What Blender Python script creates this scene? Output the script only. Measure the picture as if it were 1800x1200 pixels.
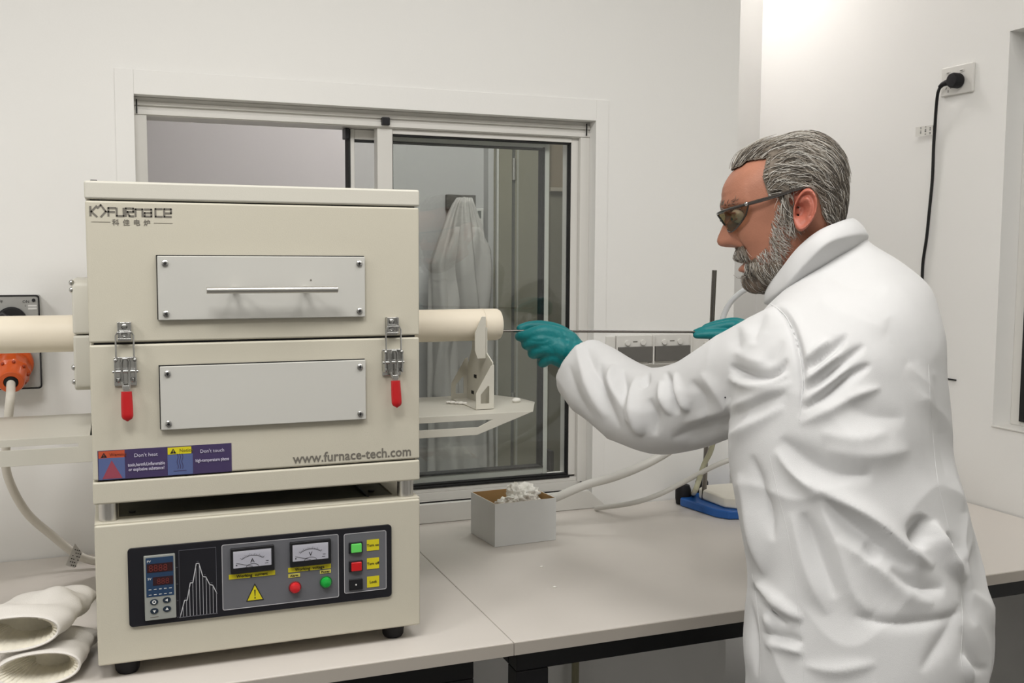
import bpy, bmesh, math, random
import numpy as np
from mathutils import Vector, Matrix, Quaternion
from mathutils.bvhtree import BVHTree
random.seed(7); RNG = np.random.default_rng(7)
for o in list(bpy.data.objects): bpy.data.objects.remove(o, do_unlink=True)
SC = bpy.context.scene
COL = SC.collection
PI = math.pi

# ---------------------------------------------------------------- camera
CAM = np.array([0.0, 0.0, 1.5]); FPX = 1800.7
YAW, PITCH, ROLL = 0.37293255, 0.0840091, 0.00509674
def cam_axes():
    cy, sy = math.cos(YAW), math.sin(YAW); cp, sp = math.cos(PITCH), math.sin(PITCH)
    f = np.array([sy*cp, cy*cp, -sp]); r = np.array([cy, -sy, 0.]); u = np.cross(r, f)
    cr, sr = math.cos(ROLL), math.sin(ROLL)
    return cr*r+sr*u, -sr*r+cr*u, f
RX, UX, FX = cam_axes()
def ray(x, y): return (x-900)/FPX*RX-(y-600)/FPX*UX+FX
def W(x, y, d):                       # point seen at photo position x, y at depth d along the view axis
    return CAM+d*ray(x, y)
def proj(P):
    v = np.asarray(P)-CAM; z = v@FX
    return 900+FPX*(v@RX)/z, 600-FPX*(v@UX)/z
cd = bpy.data.cameras.new('camera'); cam = bpy.data.objects.new('camera', cd); COL.objects.link(cam)
cd.sensor_width = 36; cd.lens = 36*FPX/1800; cd.clip_start = 0.02; cd.clip_end = 60
m = Matrix.Identity(4)
for i in range(3):
    m[i][0] = RX[i]; m[i][1] = UX[i]; m[i][2] = -FX[i]; m[i][3] = CAM[i]
cam.matrix_world = m
SC.camera = cam

# ---------------------------------------------------------------- world, exposure, room lights
w = bpy.data.worlds.new('world'); SC.world = w; w.use_nodes = True
w.node_tree.nodes['Background'].inputs[0].default_value = (1, .97, .93, 1)
w.node_tree.nodes['Background'].inputs[1].default_value = 0.35
SC.view_settings.view_transform = 'Standard'; SC.view_settings.look = 'None'
SC.view_settings.gamma = 1; SC.view_settings.use_curve_mapping = False
SC.view_settings.exposure = -0.42
def area(name, loc, sx, sy, power, col=(1, .965, .92)):
    l = bpy.data.lights.new(name, 'AREA'); l.shape = 'RECTANGLE'; l.size = sx; l.size_y = sy
    l.energy = power; l.color = col
    o = bpy.data.objects.new(name, l); COL.objects.link(o); o.location = loc
    return o
LIGHTS = [(-0.20, 0.42), (1.50, 0.80), (-1.30, 0.62), (0.6, -1.4), (0.66, 0.86)]  # last entry is an extra lamp, added to brighten the middle of the wall
POW = [26, 7, 25, 2.5, 13.5]
for (lx, ly), pw in zip(LIGHTS, POW):
    area('ceiling_lamp', (lx, ly, 2.668), .58, .58, pw, (1, .985, .962))
area('next_room_lamp', (1.2, 2.75, 2.668), .9, .3, 31, (1, .96, .95))

# ---------------------------------------------------------------- materials
def lin(c):
    return tuple((v/12.92 if v <= .04045 else ((v+.055)/1.055)**2.4) for v in [x/255 for x in c[:3]])+(1,)
def mat(name, rgb, rough=.5, metal=0., noise=0., nscale=8., bump=0., bscale=60., spec=.5, rvar=0., coat=0., sss=0., stretch=None):
    M = bpy.data.materials.new(name); M.use_nodes = True
    nt = M.node_tree; b = nt.nodes['Principled BSDF']
    c = lin(rgb)
    b.inputs['Base Color'].default_value = c; b.inputs['Roughness'].default_value = rough
    b.inputs['Metallic'].default_value = metal; b.inputs['Specular IOR Level'].default_value = spec
    b.inputs['Coat Weight'].default_value = coat
    if sss: b.inputs['Subsurface Weight'].default_value = sss; b.inputs['Subsurface Radius'].default_value = (.012, .004, .002); b.inputs['Subsurface Scale'].default_value = 1
    tc = nt.nodes.new('ShaderNodeTexCoord')
    vec = tc.outputs['Object']
    if stretch:
        mp = nt.nodes.new('ShaderNodeMapping'); mp.inputs['Scale'].default_value = stretch
        nt.links.new(vec, mp.inputs['Vector']); vec = mp.outputs['Vector']
    if noise or rvar:
        n = nt.nodes.new('ShaderNodeTexNoise'); n.inputs['Scale'].default_value = nscale; n.inputs['Detail'].default_value = 4
        nt.links.new(vec, n.inputs['Vector'])
        if noise:
            r = nt.nodes.new('ShaderNodeValToRGB')
            r.color_ramp.elements[0].position = .3; r.color_ramp.elements[1].position = .7
            r.color_ramp.elements[0].color = tuple(max(0, v*(1-noise)) for v in c[:3])+(1,)
            r.color_ramp.elements[1].color = tuple(min(1, v*(1+noise)) for v in c[:3])+(1,)
            nt.links.new(n.outputs['Fac'], r.inputs['Fac']); nt.links.new(r.outputs['Color'], b.inputs['Base Color'])
        if rvar:
            mr = nt.nodes.new('ShaderNodeMapRange'); mr.inputs['To Min'].default_value = rough-rvar; mr.inputs['To Max'].default_value = rough+rvar
            nt.links.new(n.outputs['Fac'], mr.inputs['Value']); nt.links.new(mr.outputs['Result'], b.inputs['Roughness'])
    if bump:
        n2 = nt.nodes.new('ShaderNodeTexNoise'); n2.inputs['Scale'].default_value = bscale; n2.inputs['Detail'].default_value = 5
        nt.links.new(vec, n2.inputs['Vector'])
        bp = nt.nodes.new('ShaderNodeBump'); bp.inputs['Strength'].default_value = bump; bp.inputs['Distance'].default_value = .002
        nt.links.new(n2.outputs['Fac'], bp.inputs['Height']); nt.links.new(bp.outputs['Normal'], b.inputs['Normal'])
    return M
def emis(name, rgb, s):
    M = mat(name, rgb); b = M.node_tree.nodes['Principled BSDF']
    b.inputs['Emission Color'].default_value = lin(rgb); b.inputs['Emission Strength'].default_value = s
    return M
def glassmat(name, tint, refl=1.0):
    M = bpy.data.materials.new(name); M.use_nodes = True; nt = M.node_tree; nt.nodes.clear()
    out = nt.nodes.new('ShaderNodeOutputMaterial'); mx = nt.nodes.new('ShaderNodeMixShader')
    tr = nt.nodes.new('ShaderNodeBsdfTransparent'); tr.inputs[0].default_value = tint
    gl = nt.nodes.new('ShaderNodeBsdfGlossy'); gl.inputs['Roughness'].default_value = .005
    fr = nt.nodes.new('ShaderNodeLayerWeight'); fr.inputs[0].default_value = .5
    pw = nt.nodes.new('ShaderNodeMath'); pw.operation = 'POWER'; pw.inputs[1].default_value = 5
    nt.links.new(fr.outputs['Facing'], pw.inputs[0])
    ml = nt.nodes.new('ShaderNodeMath'); ml.operation = 'MULTIPLY_ADD'; ml.inputs[1].default_value = .9; ml.inputs[2].default_value = .04*refl
    nt.links.new(pw.outputs[0], ml.inputs[0]); nt.links.new(ml.outputs[0], mx.inputs[0])
    nt.links.new(tr.outputs[0], mx.inputs[1]); nt.links.new(gl.outputs[0], mx.inputs[2]); nt.links.new(mx.outputs[0], out.inputs[0])
    return M
M_wall = mat('wall_paint', (239, 238, 235), .75, noise=.012, nscale=1.2, bump=.06, bscale=250, spec=.25)
M_ceil = mat('ceiling_paint', (225, 223, 218), .85)
M_floor = mat('floor_vinyl', (112, 110, 108), .5, noise=.06, nscale=30)
M_cream = mat('cream_powder_coat', (199, 194, 178), .42, noise=.012, nscale=6, bump=.10, bscale=900, spec=.45, rvar=.03)
M_white_pc = mat('white_powder_coat', (206, 203, 192), .42, noise=.012, nscale=6, bump=.08, bscale=900, spec=.45)
M_plate = mat('pale_grey_plate', (197, 196, 190), .36, noise=.01, nscale=5, spec=.5, rvar=.03)
M_bench = mat('bench_laminate', (212, 206, 199), .38, noise=.012, nscale=14, bump=.05, bscale=500, spec=.4, rvar=.05)
M_bedge = mat('bench_edge', (176, 169, 160), .5, spec=.3)
M_black = mat('black_steel', (14, 14, 17), .45, spec=.4)
M_rub = mat('black_rubber', (22, 21, 24), .6, spec=.3)
M_blackp = mat('black_plastic', (24, 24, 28), .35, spec=.5)
M_chrome = mat('zinc_plate', (190, 190, 188), .24, 1., noise=.1, nscale=40, rvar=.06)
M_alu = mat('satin_aluminium', (205, 203, 198), .32, 1., noise=.05, nscale=30, stretch=(1, 1, 1))
M_galv = mat('galvanised_sheet', (120, 120, 112), .55, .7, noise=.08, nscale=20)
M_rod = mat('steel_rod', (130, 126, 122), .25, 1.)
M_frame = mat('white_window_frame', (222, 220, 215), .35, spec=.45)
M_gasket = mat('black_gasket', (10, 10, 11), .6)
M_tube = mat('alumina_ceramic', (236, 226, 207), .5, noise=.02, nscale=12, bump=.08, bscale=80, spec=.35)
M_red = mat('red_vinyl_grip', (190, 22, 28), .35, spec=.5, coat=.3)
M_orange = mat('orange_plastic', (205, 84, 22), .35, spec=.5, coat=.2)
M_cablew = mat('pale_cable', (212, 207, 196), .45)
M_hose = mat('white_hose', (214, 212, 206), .4)
M_text = mat('grey_print', (112, 108, 100), .6)
M_blkprint = mat('black_print', (30, 28, 30), .6)
M_glass = glassmat('window_glass', (.93, .95, .94, 1), 1.8)
M_lens = glassmat('smoked_lens', (.74, .68, .56, 1), 1.6)
M_clearglass = glassmat('meter_glass', (.96, .96, .97, 1), .5)

# ---------------------------------------------------------------- mesh helpers
class MB:
    def __init__(s): s.bm = bmesh.new()
    def box(s, c, size, rot=None, mi=0):
        r = bmesh.ops.create_cube(s.bm, size=1)
        M = Matrix.Translation(Vector(c)) @ (rot.to_matrix().to_4x4() if rot else Matrix.Identity(4)) @ Matrix.Diagonal(Vector(tuple(size)+(1,)))
        bmesh.ops.transform(s.bm, matrix=M, verts=r['verts'])
        for v in r['verts']:
            for f in v.link_faces: f.material_index = mi
        return s
    def bx(s, x0, x1, y0, y1, z0, z1, mi=0):
        return s.box(((x0+x1)/2, (y0+y1)/2, (z0+z1)/2), (abs(x1-x0), abs(y1-y0), abs(z1-z0)), mi=mi)
    def cyl(s, a, b, r, r2=None, seg=24, mi=0, cap=True):
        a = Vector(a); b = Vector(b); d = b-a
        q = d.to_track_quat('Z', 'Y')
        res = bmesh.ops.create_cone(s.bm, cap_ends=cap, segments=seg, radius1=r, radius2=r if r2 is None else r2, depth=d.length)
        M = Matrix.Translation((a+b)/2) @ q.to_matrix().to_4x4()
        bmesh.ops.transform(s.bm, matrix=M, verts=res['verts'])
        for v in res['verts']:
            for f in v.link_faces: f.material_index = mi
        return s
    def sph(s, c, r, sc=(1, 1, 1), u=16, v=10, mi=0, rot=None):
        res = bmesh.ops.create_uvsphere(s.bm, u_segments=u, v_segments=v, radius=r)
        M = Matrix.Translation(Vector(c)) @ (rot.to_matrix().to_4x4() if rot else Matrix.Identity(4)) @ Matrix.Diagonal(Vector(tuple(sc)+(1,)))
        bmesh.ops.transform(s.bm, matrix=M, verts=res['verts'])
        for vv in res['verts']:
            for f in vv.link_faces: f.material_index = mi
        return s
    def loft(s, rings, cap0=True, cap1=True, mi=0):
        vs = [[s.bm.verts.new(tuple(p)) for p in r] for r in rings]
        n = len(vs[0])
        for a, b in zip(vs, vs[1:]):
            for i in range(n):
                f = s.bm.faces.new((a[i], a[(i+1) % n], b[(i+1) % n], b[i])); f.material_index = mi
        if cap0: f = s.bm.faces.new(vs[0][::-1]); f.material_index = mi
        if cap1: f = s.bm.faces.new(vs[-1]); f.material_index = mi
        return s
    def tube(s, pts, r, seg=10, mi=0, closed=False):
        pts = [Vector(tuple(p)) for p in pts]; n = len(pts)
        rr = r if hasattr(r, '__len__') else [r]*n
        T = []
        for i in range(n):
            a = pts[i-1] if i else pts[0]; b = pts[i+1] if i < n-1 else pts[-1]
            T.append((b-a).normalized())
        up = Vector((0, 0, 1)) if abs(T[0].z) < .9 else Vector((0, 1, 0))
        N = (up-T[0]*up.dot(T[0])).normalized(); rings = []
        for i in range(n):
            N = (N-T[i]*N.dot(T[i])).normalized(); B = T[i].cross(N)
            rings.append([pts[i]+(N*math.cos(2*PI*k/seg)+B*math.sin(2*PI*k/seg))*rr[i] for k in range(seg)])
        return s.loft(rings, mi=mi)
    def lathe(s, prof, o=(0, 0, 0), axis='Z', seg=28, mi=0, cap=True):
        rings = []
        for r, h in prof:
            ring = []
            for k in range(seg):
                a = 2*PI*k/seg; c, d = r*math.cos(a), r*math.sin(a)
                p = {'Z': (c, d, h), 'Y': (c, h, d), 'X': (h, c, d)}[axis]
                ring.append((p[0]+o[0], p[1]+o[1], p[2]+o[2]))
            rings.append(ring)
        return s.loft(rings, cap, cap, mi)
    def prism(s, poly, fn, t0, t1, mi=0):
        # poly in 2D, fn(a, b, t) -> 3D
        A = [s.bm.verts.new(fn(a, b, t0)) for a, b in poly]; B = [s.bm.verts.new(fn(a, b, t1)) for a, b in poly]
        n = len(poly)
        fs = [s.bm.faces.new(A[::-1]), s.bm.faces.new(B)]
        for i in range(n): fs.append(s.bm.faces.new((A[i], A[(i+1) % n], B[(i+1) % n], B[i])))
        for f in fs: f.material_index = mi
        return s
    def plate_hole(s, outer, inner, fn, t0, t1, mi=0):
        # outer, inner: polygons with the same number of points
        n = len(outer)
        def mk(P, t): return [s.bm.verts.new(fn(a, b, t)) for a, b in P]
        o0, o1, i0, i1 = mk(outer, t0), mk(outer, t1), mk(inner, t0), mk(inner, t1)
        for k in range(n):
            j = (k+1) % n
            for q in ((o0[k], o0[j], i0[j], i0[k]), (o1[k], i1[k], i1[j], o1[j]), (o0[k], o1[k], o1[j], o0[j]), (i0[k], i0[j], i1[j], i1[k])):
                f = s.bm.faces.new(q); f.material_index = mi
        return s
    def build(s, name, mats, parent=None, bevel=0., smooth=True, seg=2, angle=35):
        bmesh.ops.recalc_face_normals(s.bm, faces=s.bm.faces)
        me = bpy.data.meshes.new(name); s.bm.to_mesh(me); s.bm.free()
        return link(name, me, mats, parent, bevel, smooth, seg, angle)
def link(name, me, mats, parent=None, bevel=0., smooth=True, seg=2, angle=35):
    if not isinstance(mats, (list, tuple)): mats = [mats]
    for q in mats: me.materials.append(q)
    o = bpy.data.objects.new(name, me); COL.objects.link(o)
    if parent is not None:
        o.parent = parent; o.matrix_parent_inverse = Matrix.Identity(4)
        # parts are modelled in world space: undo the placement of the parent chain
        mw = Matrix.Identity(4); p = parent
        while p is not None:
            mw = Matrix.Translation(p.location) @ mw; p = p.parent
        me.transform(mw.inverted())
    if smooth and len(me.polygons):
        me.polygons.foreach_set('use_smooth', [True]*len(me.polygons))
        me.set_sharp_from_angle(angle=math.radians(angle))
    if bevel:
        b = o.modifiers.new('bevel', 'BEVEL'); b.width = bevel; b.segments = seg; b.limit_method = 'ANGLE'; b.angle_limit = math.radians(40); b.harden_normals = True
    return o
def thing(name, label, cat, loc=(0, 0, 0), group=None):
    o = bpy.data.objects.new(name, None); COL.objects.link(o); o.location = loc
    o.empty_display_size = .05
    return tag(o, label, cat, group)
def tag(o, label=None, cat=None, group=None, kind=None):
    if label: o['label'] = label
    if cat: o['category'] = cat
    if group: o['group'] = group
    if kind: o['kind'] = kind
    return o
def struct(name, mb, mats, parent=None, bevel=0.):
    o = mb.build(name, mats, parent, bevel)
    if parent is None: o['kind'] = 'structure'
    return o
def copy_tree(o, parent=None, off=None):
    c = o.copy(); COL.objects.link(c); c.parent = parent
    if parent is not None: c.matrix_parent_inverse = Matrix.Identity(4)
    for ch in [x for x in bpy.data.objects if x.parent == o]: copy_tree(ch, c)
    return c
def rrect(x0, x1, z0, z1, r, n=5):
    P = []
    for cx, cz, a0 in ((x1-r, z1-r, 0), (x0+r, z1-r, 90), (x0+r, z0+r, 180), (x1-r, z0+r, 270)):
        for k in range(n+1):
            a = math.radians(a0+90*k/n); P.append((cx+r*math.cos(a), cz+r*math.sin(a)))
    return P
def yplane(a, b, t): return (a, t, b)          # polygon in x,z extruded along y
def xplane(a, b, t): return (t, a, b)          # polygon in y,z extruded along x
def zplane(a, b, t): return (a, b, t)
def text(s, x, y, z, h, mats, parent=None, name='lettering', align='LEFT', sx=1., rot=None, ext=.0002, bold=0.):
    cu = bpy.data.curves.new(name, 'FONT'); cu.body = s; cu.size = h; cu.align_x = align; cu.extrude = ext; cu.offset = bold; cu.resolution_u = 2
    o = bpy.data.objects.new(name, cu); COL.objects.link(o)
    bpy.context.view_layer.update()
    me = bpy.data.meshes.new_from_object(o.evaluated_get(bpy.context.evaluated_depsgraph_get()))
    bpy.data.objects.remove(o)
    R = Matrix.Rotation(PI/2, 4, 'X')
    if rot: R = rot
    me.materials.clear()
    me.transform(Matrix.Translation((x, y, z)) @ R @ Matrix.Diagonal((sx, 1, 1, 1)))
    return link(name, me, mats, parent, smooth=False)
def catmull(P, n=8):
    P = [np.array(p, float) for p in P]; Q = [2*P[0]-P[1]]+P+[2*P[-1]-P[-2]]; out = []
    for i in range(1, len(Q)-2):
        for k in range(n):
            t = k/n; a, b, c, d = Q[i-1], Q[i], Q[i+1], Q[i+2]
            out.append(.5*((2*b)+(-a+c)*t+(2*a-5*b+4*c-d)*t*t+(-a+3*b-3*c+d)*t**3))
    out.append(P[-1]); return out
# ================================================================ THE SETTING
XL, XR, YF, YB, ZC = -2.3, 1.955, -2.6, 2.18, 2.70
WX0, WX1, WZ0, WZ1 = .051, 1.059, .925, 1.812          # hole for the sliding window
XA = 1.447                                             # the back wall ends here, the alcove begins
YA = 2.82
# back wall: panels round the window hole, 120 mm thick
b = MB()
b.bx(XL, WX0, YB, YB+.12, 0, ZC); b.bx(WX1, XA, YB, YB+.12, 0, ZC)
b.bx(WX0, WX1, YB, YB+.12, 0, WZ0); b.bx(WX0, WX1, YB, YB+.12, WZ1, ZC)
struct('wall_back', b, M_wall)
struct('wall_alcove', MB().bx(XA, XR+.12, YA, YA+.12, 0, ZC), M_wall)
struct('wall_alcove_side', MB().bx(XA-.1, XA, YB+.12, YA+.12, 0, ZC), M_wall)
# right wall with a window hole
RY0, RY1, RZ0, RZ1 = .60, 1.840, 1.10, 2.023
b = MB()
b.bx(XR, XR+.14, RY1, YA, 0, ZC); b.bx(XR, XR+.14, YF, RY0, 0, ZC)
b.bx(XR, XR+.14, RY0, RY1, 0, RZ0); b.bx(XR, XR+.14, RY0, RY1, RZ1, ZC)
struct('wall_right', b, M_wall)
struct('wall_left', MB().bx(XL-.12, XL, YF, YB+.12, 0, ZC), M_wall)
struct('wall_front', MB().bx(XL-.12, XR+.14, YF-.12, YF, 0, ZC), M_wall)
struct('floor', MB().bx(XL-.12, XR+.14, YF-.12, YA+.12, -.1, 0), M_floor)
struct('ceiling', MB().bx(XL-.12, XR+.14, YF-.12, YA+.12, ZC, ZC+.1), M_ceil)
# flush trim boards round the window (their joints show as faint lines)
b = MB()
b.bx(.016, WX0, YB-.003, YB, .9, 1.86); b.bx(WX1, 1.091, YB-.003, YB, .9, 1.86)
b.bx(WX0, WX1, YB-.003, YB, WZ1, 1.86)
struct('trim_1', b, M_wall, bevel=.0008)
# low white duct cover along the back edge of the bench
b = MB(); b.prism([(.30, .9005), (1.094, .9005), (1.045, .944), (.30, .944)], lambda a, c, t: (a, t, c), YB-.016, YB-.0035)
struct('trim_2', b, M_frame, bevel=.0015)

# ---- window_1: aluminium slider
FY = 2.212                       # front of the frame, set back into the reveal
w1 = MB().bx(WX0, WX1, FY, FY+.075, 1.775, WZ1).build('window_1', M_frame, bevel=.0015); w1['kind'] = 'structure'
def wp(name, *a, m=M_frame, bev=.0012, par=None, **k):
    b = MB(); b.bx(*a); return b.build(name, m, par or w1, bevel=bev)
wp('frame_rail', WX0, WX1, FY-.006, FY, 1.795, 1.803)
wp('frame_rail', WX0, WX1, FY-.003, FY, 1.777, 1.787)
wp('frame_jamb', WX0, WX0+.024, FY-.002, FY+.075, .955, 1.776)
wp('frame_jamb', WX1-.024, WX1, FY-.002, FY+.075, .955, 1.776)
wp('frame_jamb', WX1-.042, WX1-.024, FY+.01, FY+.06, .972, 1.776)
b = MB(); b.bx(WX0, WX1, FY-.004, FY+.08, WZ0, .940); b.bx(WX0, WX1, FY, FY+.078, .940, .958); b.bx(WX0, WX1, FY+.004, FY+.078, .958, .9675)
b.build('frame_sill', M_frame, w1, bevel=.001)
wp('seal', WX0, WX1-.013, FY-.0062, FY-.004, .9352, .9392, m=M_gasket, bev=0)
wp('sill_board', WX0-.02, WX1, YB-.012, FY-.004, .918, .9335)
wp('corner_joint', WX0+.0042, WX0+.0068, FY-.0075, FY-.005, 1.778, 1.806, m=M_gasket, bev=0)
wp('corner_joint', WX1-.012, WX1-.0095, FY-.0075, FY-.005, 1.780, 1.808, m=M_gasket, bev=0)
wp('corner_joint', WX1-.016, WX1-.0130, FY-.0062, FY-.002, .9355, .957, m=M_gasket, bev=0)
# near sash (fixed, right)
ns = MB().bx(.549, .584, FY+.004, FY+.036, .969, 1.783).build('near_sash', M_frame, w1, bevel=.003)
wp('sash_rail', .584, WX1-.042, FY+.008, FY+.034, 1.764, 1.7749, par=ns)
wp('seal', .584, WX1-.042, FY+.002, FY+.010, .9678, .9725, m=M_gasket, bev=0, par=ns)
wp('stile_cap', .556, .574, FY-.012, FY+.008, 1.780, 1.797, m=M_blackp, bev=.002, par=ns)
b = MB(); b.bx(.584, .5865, FY+.012, FY+.03, .975, 1.764); b.bx(1.0145, 1.0175, FY+.012, FY+.03, .975, 1.764)
b.bx(.584, WX1-.042, FY+.012, FY+.03, 1.7605, 1.764); b.bx(.584, WX1-.042, FY+.012, FY+.03, .972, .9755)
b.build('seal', M_gasket, ns)
wp('glass_pane', .5865, 1.0145, FY+.019, FY+.023, .9755, 1.7605, m=M_glass, bev=0, par=ns)
# far sash (slid open to the right, shows behind the near one)
fy = FY+.040
fs = MB().bx(.497, .507, fy, fy+.03, .972, 1.7749).build('far_sash', M_frame, w1, bevel=.002)
wp('sash_stile', .962, .974, fy, fy+.03, .972, 1.7749, par=fs)
wp('sash_rail', .507, .962, fy, fy+.03, 1.752, 1.774, par=fs)
wp('sash_rail', .507, .962, fy, fy+.03, .974, .9895, par=fs)
b = MB(); b.bx(.492, .497, fy-.001, fy+.03, .975, 1.7745); b.bx(.957, .962, fy-.001, fy+.028, .9895, 1.7535)
b.bx(.507, .962, fy-.001, fy+.028, 1.7485, 1.7515); b.bx(.507, .962, fy-.003, fy+.028, .9885, .9930)
b.build('seal', M_gasket, fs)
wp('latch', .484, .4925, fy-.012, fy+.02, 1.752, 1.7745, m=M_blackp, par=fs)
wp('latch', .9765, .988, fy-.012, fy+.02, .978, 1.03, m=M_blackp, bev=.004, par=fs)
wp('glass_pane', .507, .957, fy+.012, fy+.016, .9925, 1.7485, m=M_glass, bev=0, par=fs)

# ---- window_2: opening in the right wall
b = MB()
b.bx(XR-.002, XR+.0, RY0-.03, RY0, RZ0-.004, RZ1); 
w2 = MB().bx(XR+.055, XR+.10, RY1-.030, RY1, RZ0, RZ1).build('window_2', M_frame, bevel=.002); w2['kind'] = 'structure'
MB().bx(XR+.055, XR+.10, RY0, RY0+.03, RZ0, RZ1).build('frame_jamb', M_frame, w2, bevel=.002)
MB().bx(XR+.055, XR+.10, RY0+.03, RY1-.03, RZ1-.025, RZ1).build('frame_rail', M_frame, w2, bevel=.002)
MB().bx(XR+.055, XR+.10, RY0+.03, RY1-.03, RZ0, RZ0+.012).build('frame_rail', M_frame, w2, bevel=.002)
b = MB(); b.bx(XR+.05, XR+.075, RY1-.044, RY1-.030, RZ0+.012, RZ1-.025); b.bx(XR+.05, XR+.075, RY0+.03, RY1-.044, RZ0+.012, RZ0+.018)
b.build('seal', M_gasket, w2)
MB().bx(XR+.062, XR+.066, RY0+.03, RY1-.044, RZ0+.018, RZ1-.025).build('glass_pane', M_glass, w2)
MB().bx(XR-.003, XR+.055, RY0, RY1+.001, RZ0-.003, RZ0+.001).build('sill_board', M_frame, w2, bevel=.001)

# ---- the space seen through window_2
struct('wall_outer', MB().bx(XR+1.2, XR+1.3, -1.0, 4.2, 0, ZC), mat('outer_room_wall', (214, 210, 170), .8))

# ---- next room, seen through window_1
NY = 3.62
M_nw = mat('next_room_wall', (196, 194, 193), .8, noise=.015, nscale=1.5)
M_olive = mat('next_room_door_paint', (142, 137, 118), .6, noise=.03, nscale=5)
M_brown = mat('next_room_brown_panel', (136, 126, 106), .6, noise=.03, nscale=5)
struct('wall_next_room', MB().bx(-1.6, 1.30, NY, NY+.1, 0, ZC), M_nw)
struct('floor_next_room', MB().bx(-1.7, XR, YA+.12, NY+.6, -.1, 0).bx(-1.7, XA, YB+.12, YA+.12, -.099, 0.001), M_floor)
struct('ceiling_next_room', MB().bx(-1.7, XR+.1, YA+.12, NY+.6, ZC, ZC+.1), M_ceil)
struct('wall_next_room_left', MB().bx(-1.7, -1.6, YB+.12, NY+.1, 0, ZC), M_nw)
struct('wall_next_room_right', MB().bx(XR, XR+.1, YA+.12, NY+.6, 0, ZC), M_brown)
d = MB().bx(1.348, 1.56, NY-.02, NY+.02, 0, 2.08).build('door_1', M_olive, bevel=.002); d['kind'] = 'structure'
MB().bx(1.30, 1.322, NY-.05, NY+.06, 0, 2.12).build('door_frame', M_nw, d, bevel=.002)
MB().bx(1.322, 1.342, NY-.015, NY+.06, 0, 2.12).build('door_frame', M_olive, d, bevel=.002)
MB().bx(1.342, 1.35, NY-.028, NY+.03, 0, 2.12).build('door_edge', M_frame, d, bevel=.001)
MB().bx(1.405, 1.417, NY-.022, NY-.0195, 0, 2.12).build('door_groove', mat('dark_groove', (70, 70, 64), .6), d)
MB().bx(1.424, 1.431, NY-.024, NY-.02, 0, 2.12).build('door_edge', mat('pale_strip', (178, 176, 165), .5), d)
MB().cyl((1.411, NY-.024, 1.78), (1.411, NY-.024, 1.86), .008).build('hinge', M_alu, d)
MB().cyl((1.411, NY-.024, 0.9), (1.411, NY-.024, .98), .008).build('hinge', M_alu, d)
struct('wall_next_room_end', MB().bx(1.56, XR, NY, NY+.1, 0, ZC), M_brown)
struct('trim_3', MB().bx(1.56, XR, NY-.03, NY, 1.742, 1.757), mat('pale_trim', (170, 164, 148), .5), bevel=.002)
struct('trim_4', MB().bx(1.56, XR, NY-.01, NY, .0, 1.742), mat('grey_green_panel', (122, 121, 106), .5, noise=.03, nscale=4))
# ---- ceiling light panels, the last one added to brighten the back wall
M_diff = emis('light_diffuser', (255, 248, 238), 1.2)
for i, (lx, ly) in enumerate(LIGHTS):
    where = ['above the bench aisle', 'near the right wall', 'on the left side', 'at the rear of the room', 'added over the middle of the bench to brighten the wall'][i]
    t = thing('ceiling_light', 'square white ceiling light panel '+where, 'light', (lx, ly, ZC-.001), 'square ceiling light panels')
    b = MB(); P = rrect(lx-.3, lx+.3, ly-.3, ly+.3, .005, 2); Q = rrect(lx-.285, lx+.285, ly-.285, ly+.285, .004, 2)
    b.plate_hole(P, Q, zplane, ZC-.03, ZC-.001); b.build('frame', M_frame, t)
    MB().bx(lx-.285, lx+.285, ly-.285, ly+.285, ZC-.024, ZC-.02).build('diffuser', M_diff, t)

# ================================================================ WORKBENCHES
def bench(x0, x1, label, legs, t):
    t = thing('workbench', label, 'workbench', ((x0+x1)/2, 1.8, 0), 'laminate workbenches along the back wall')
    MB().bx(x0, x1, 1.442, YB-.004, .8785, .9).build('bench_top', M_bench, t, bevel=.0015)
    MB().bx(x0, x1, 1.440, 1.442, .879, .8985).build('edge_band', M_bedge, t)
    lx0, lx1 = legs
    MB().bx(lx0, lx1, 1.462, 1.50, .842, .8783).build('front_rail', M_black, t, bevel=.002)
    MB().bx(lx0, lx1, 2.06, 2.10, .842, .8783).build('rear_rail', M_black, t, bevel=.002)
    for x in (lx0, lx1-.055):
        for y in (1.462, 2.06):
            MB().bx(x, x+.055, y, y+.04, 0.012, .8419).build('leg', M_black, t, bevel=.002)
            MB().cyl((x+.0275, y+.02, 0), (x+.0275, y+.02, .012), .022).build('foot', M_rub, t)
    for x in (lx0, lx1-.055): MB().bx(x, x+.055, 1.5, 2.06, .842, .8783).build('side_rail', M_black, t)
    return t
bench(-1.6, .5690, 'left laminate workbench on a black frame under the furnace', (-1.56, .511), 0)
bench(.5700, 1.95, 'right laminate workbench on a black frame holding the small open box', (.583, 1.93), 0)
t = tag(MB().tube([(1.01, 2.155, .02), (1.01, 2.155, .50), (1.012, 2.155, .87)], .009).build('waste_pipe', mat('yellowed_pipe', (150, 146, 118), .4)), 'thin yellowed pipe standing against wall under the right bench', 'pipe')
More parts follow.
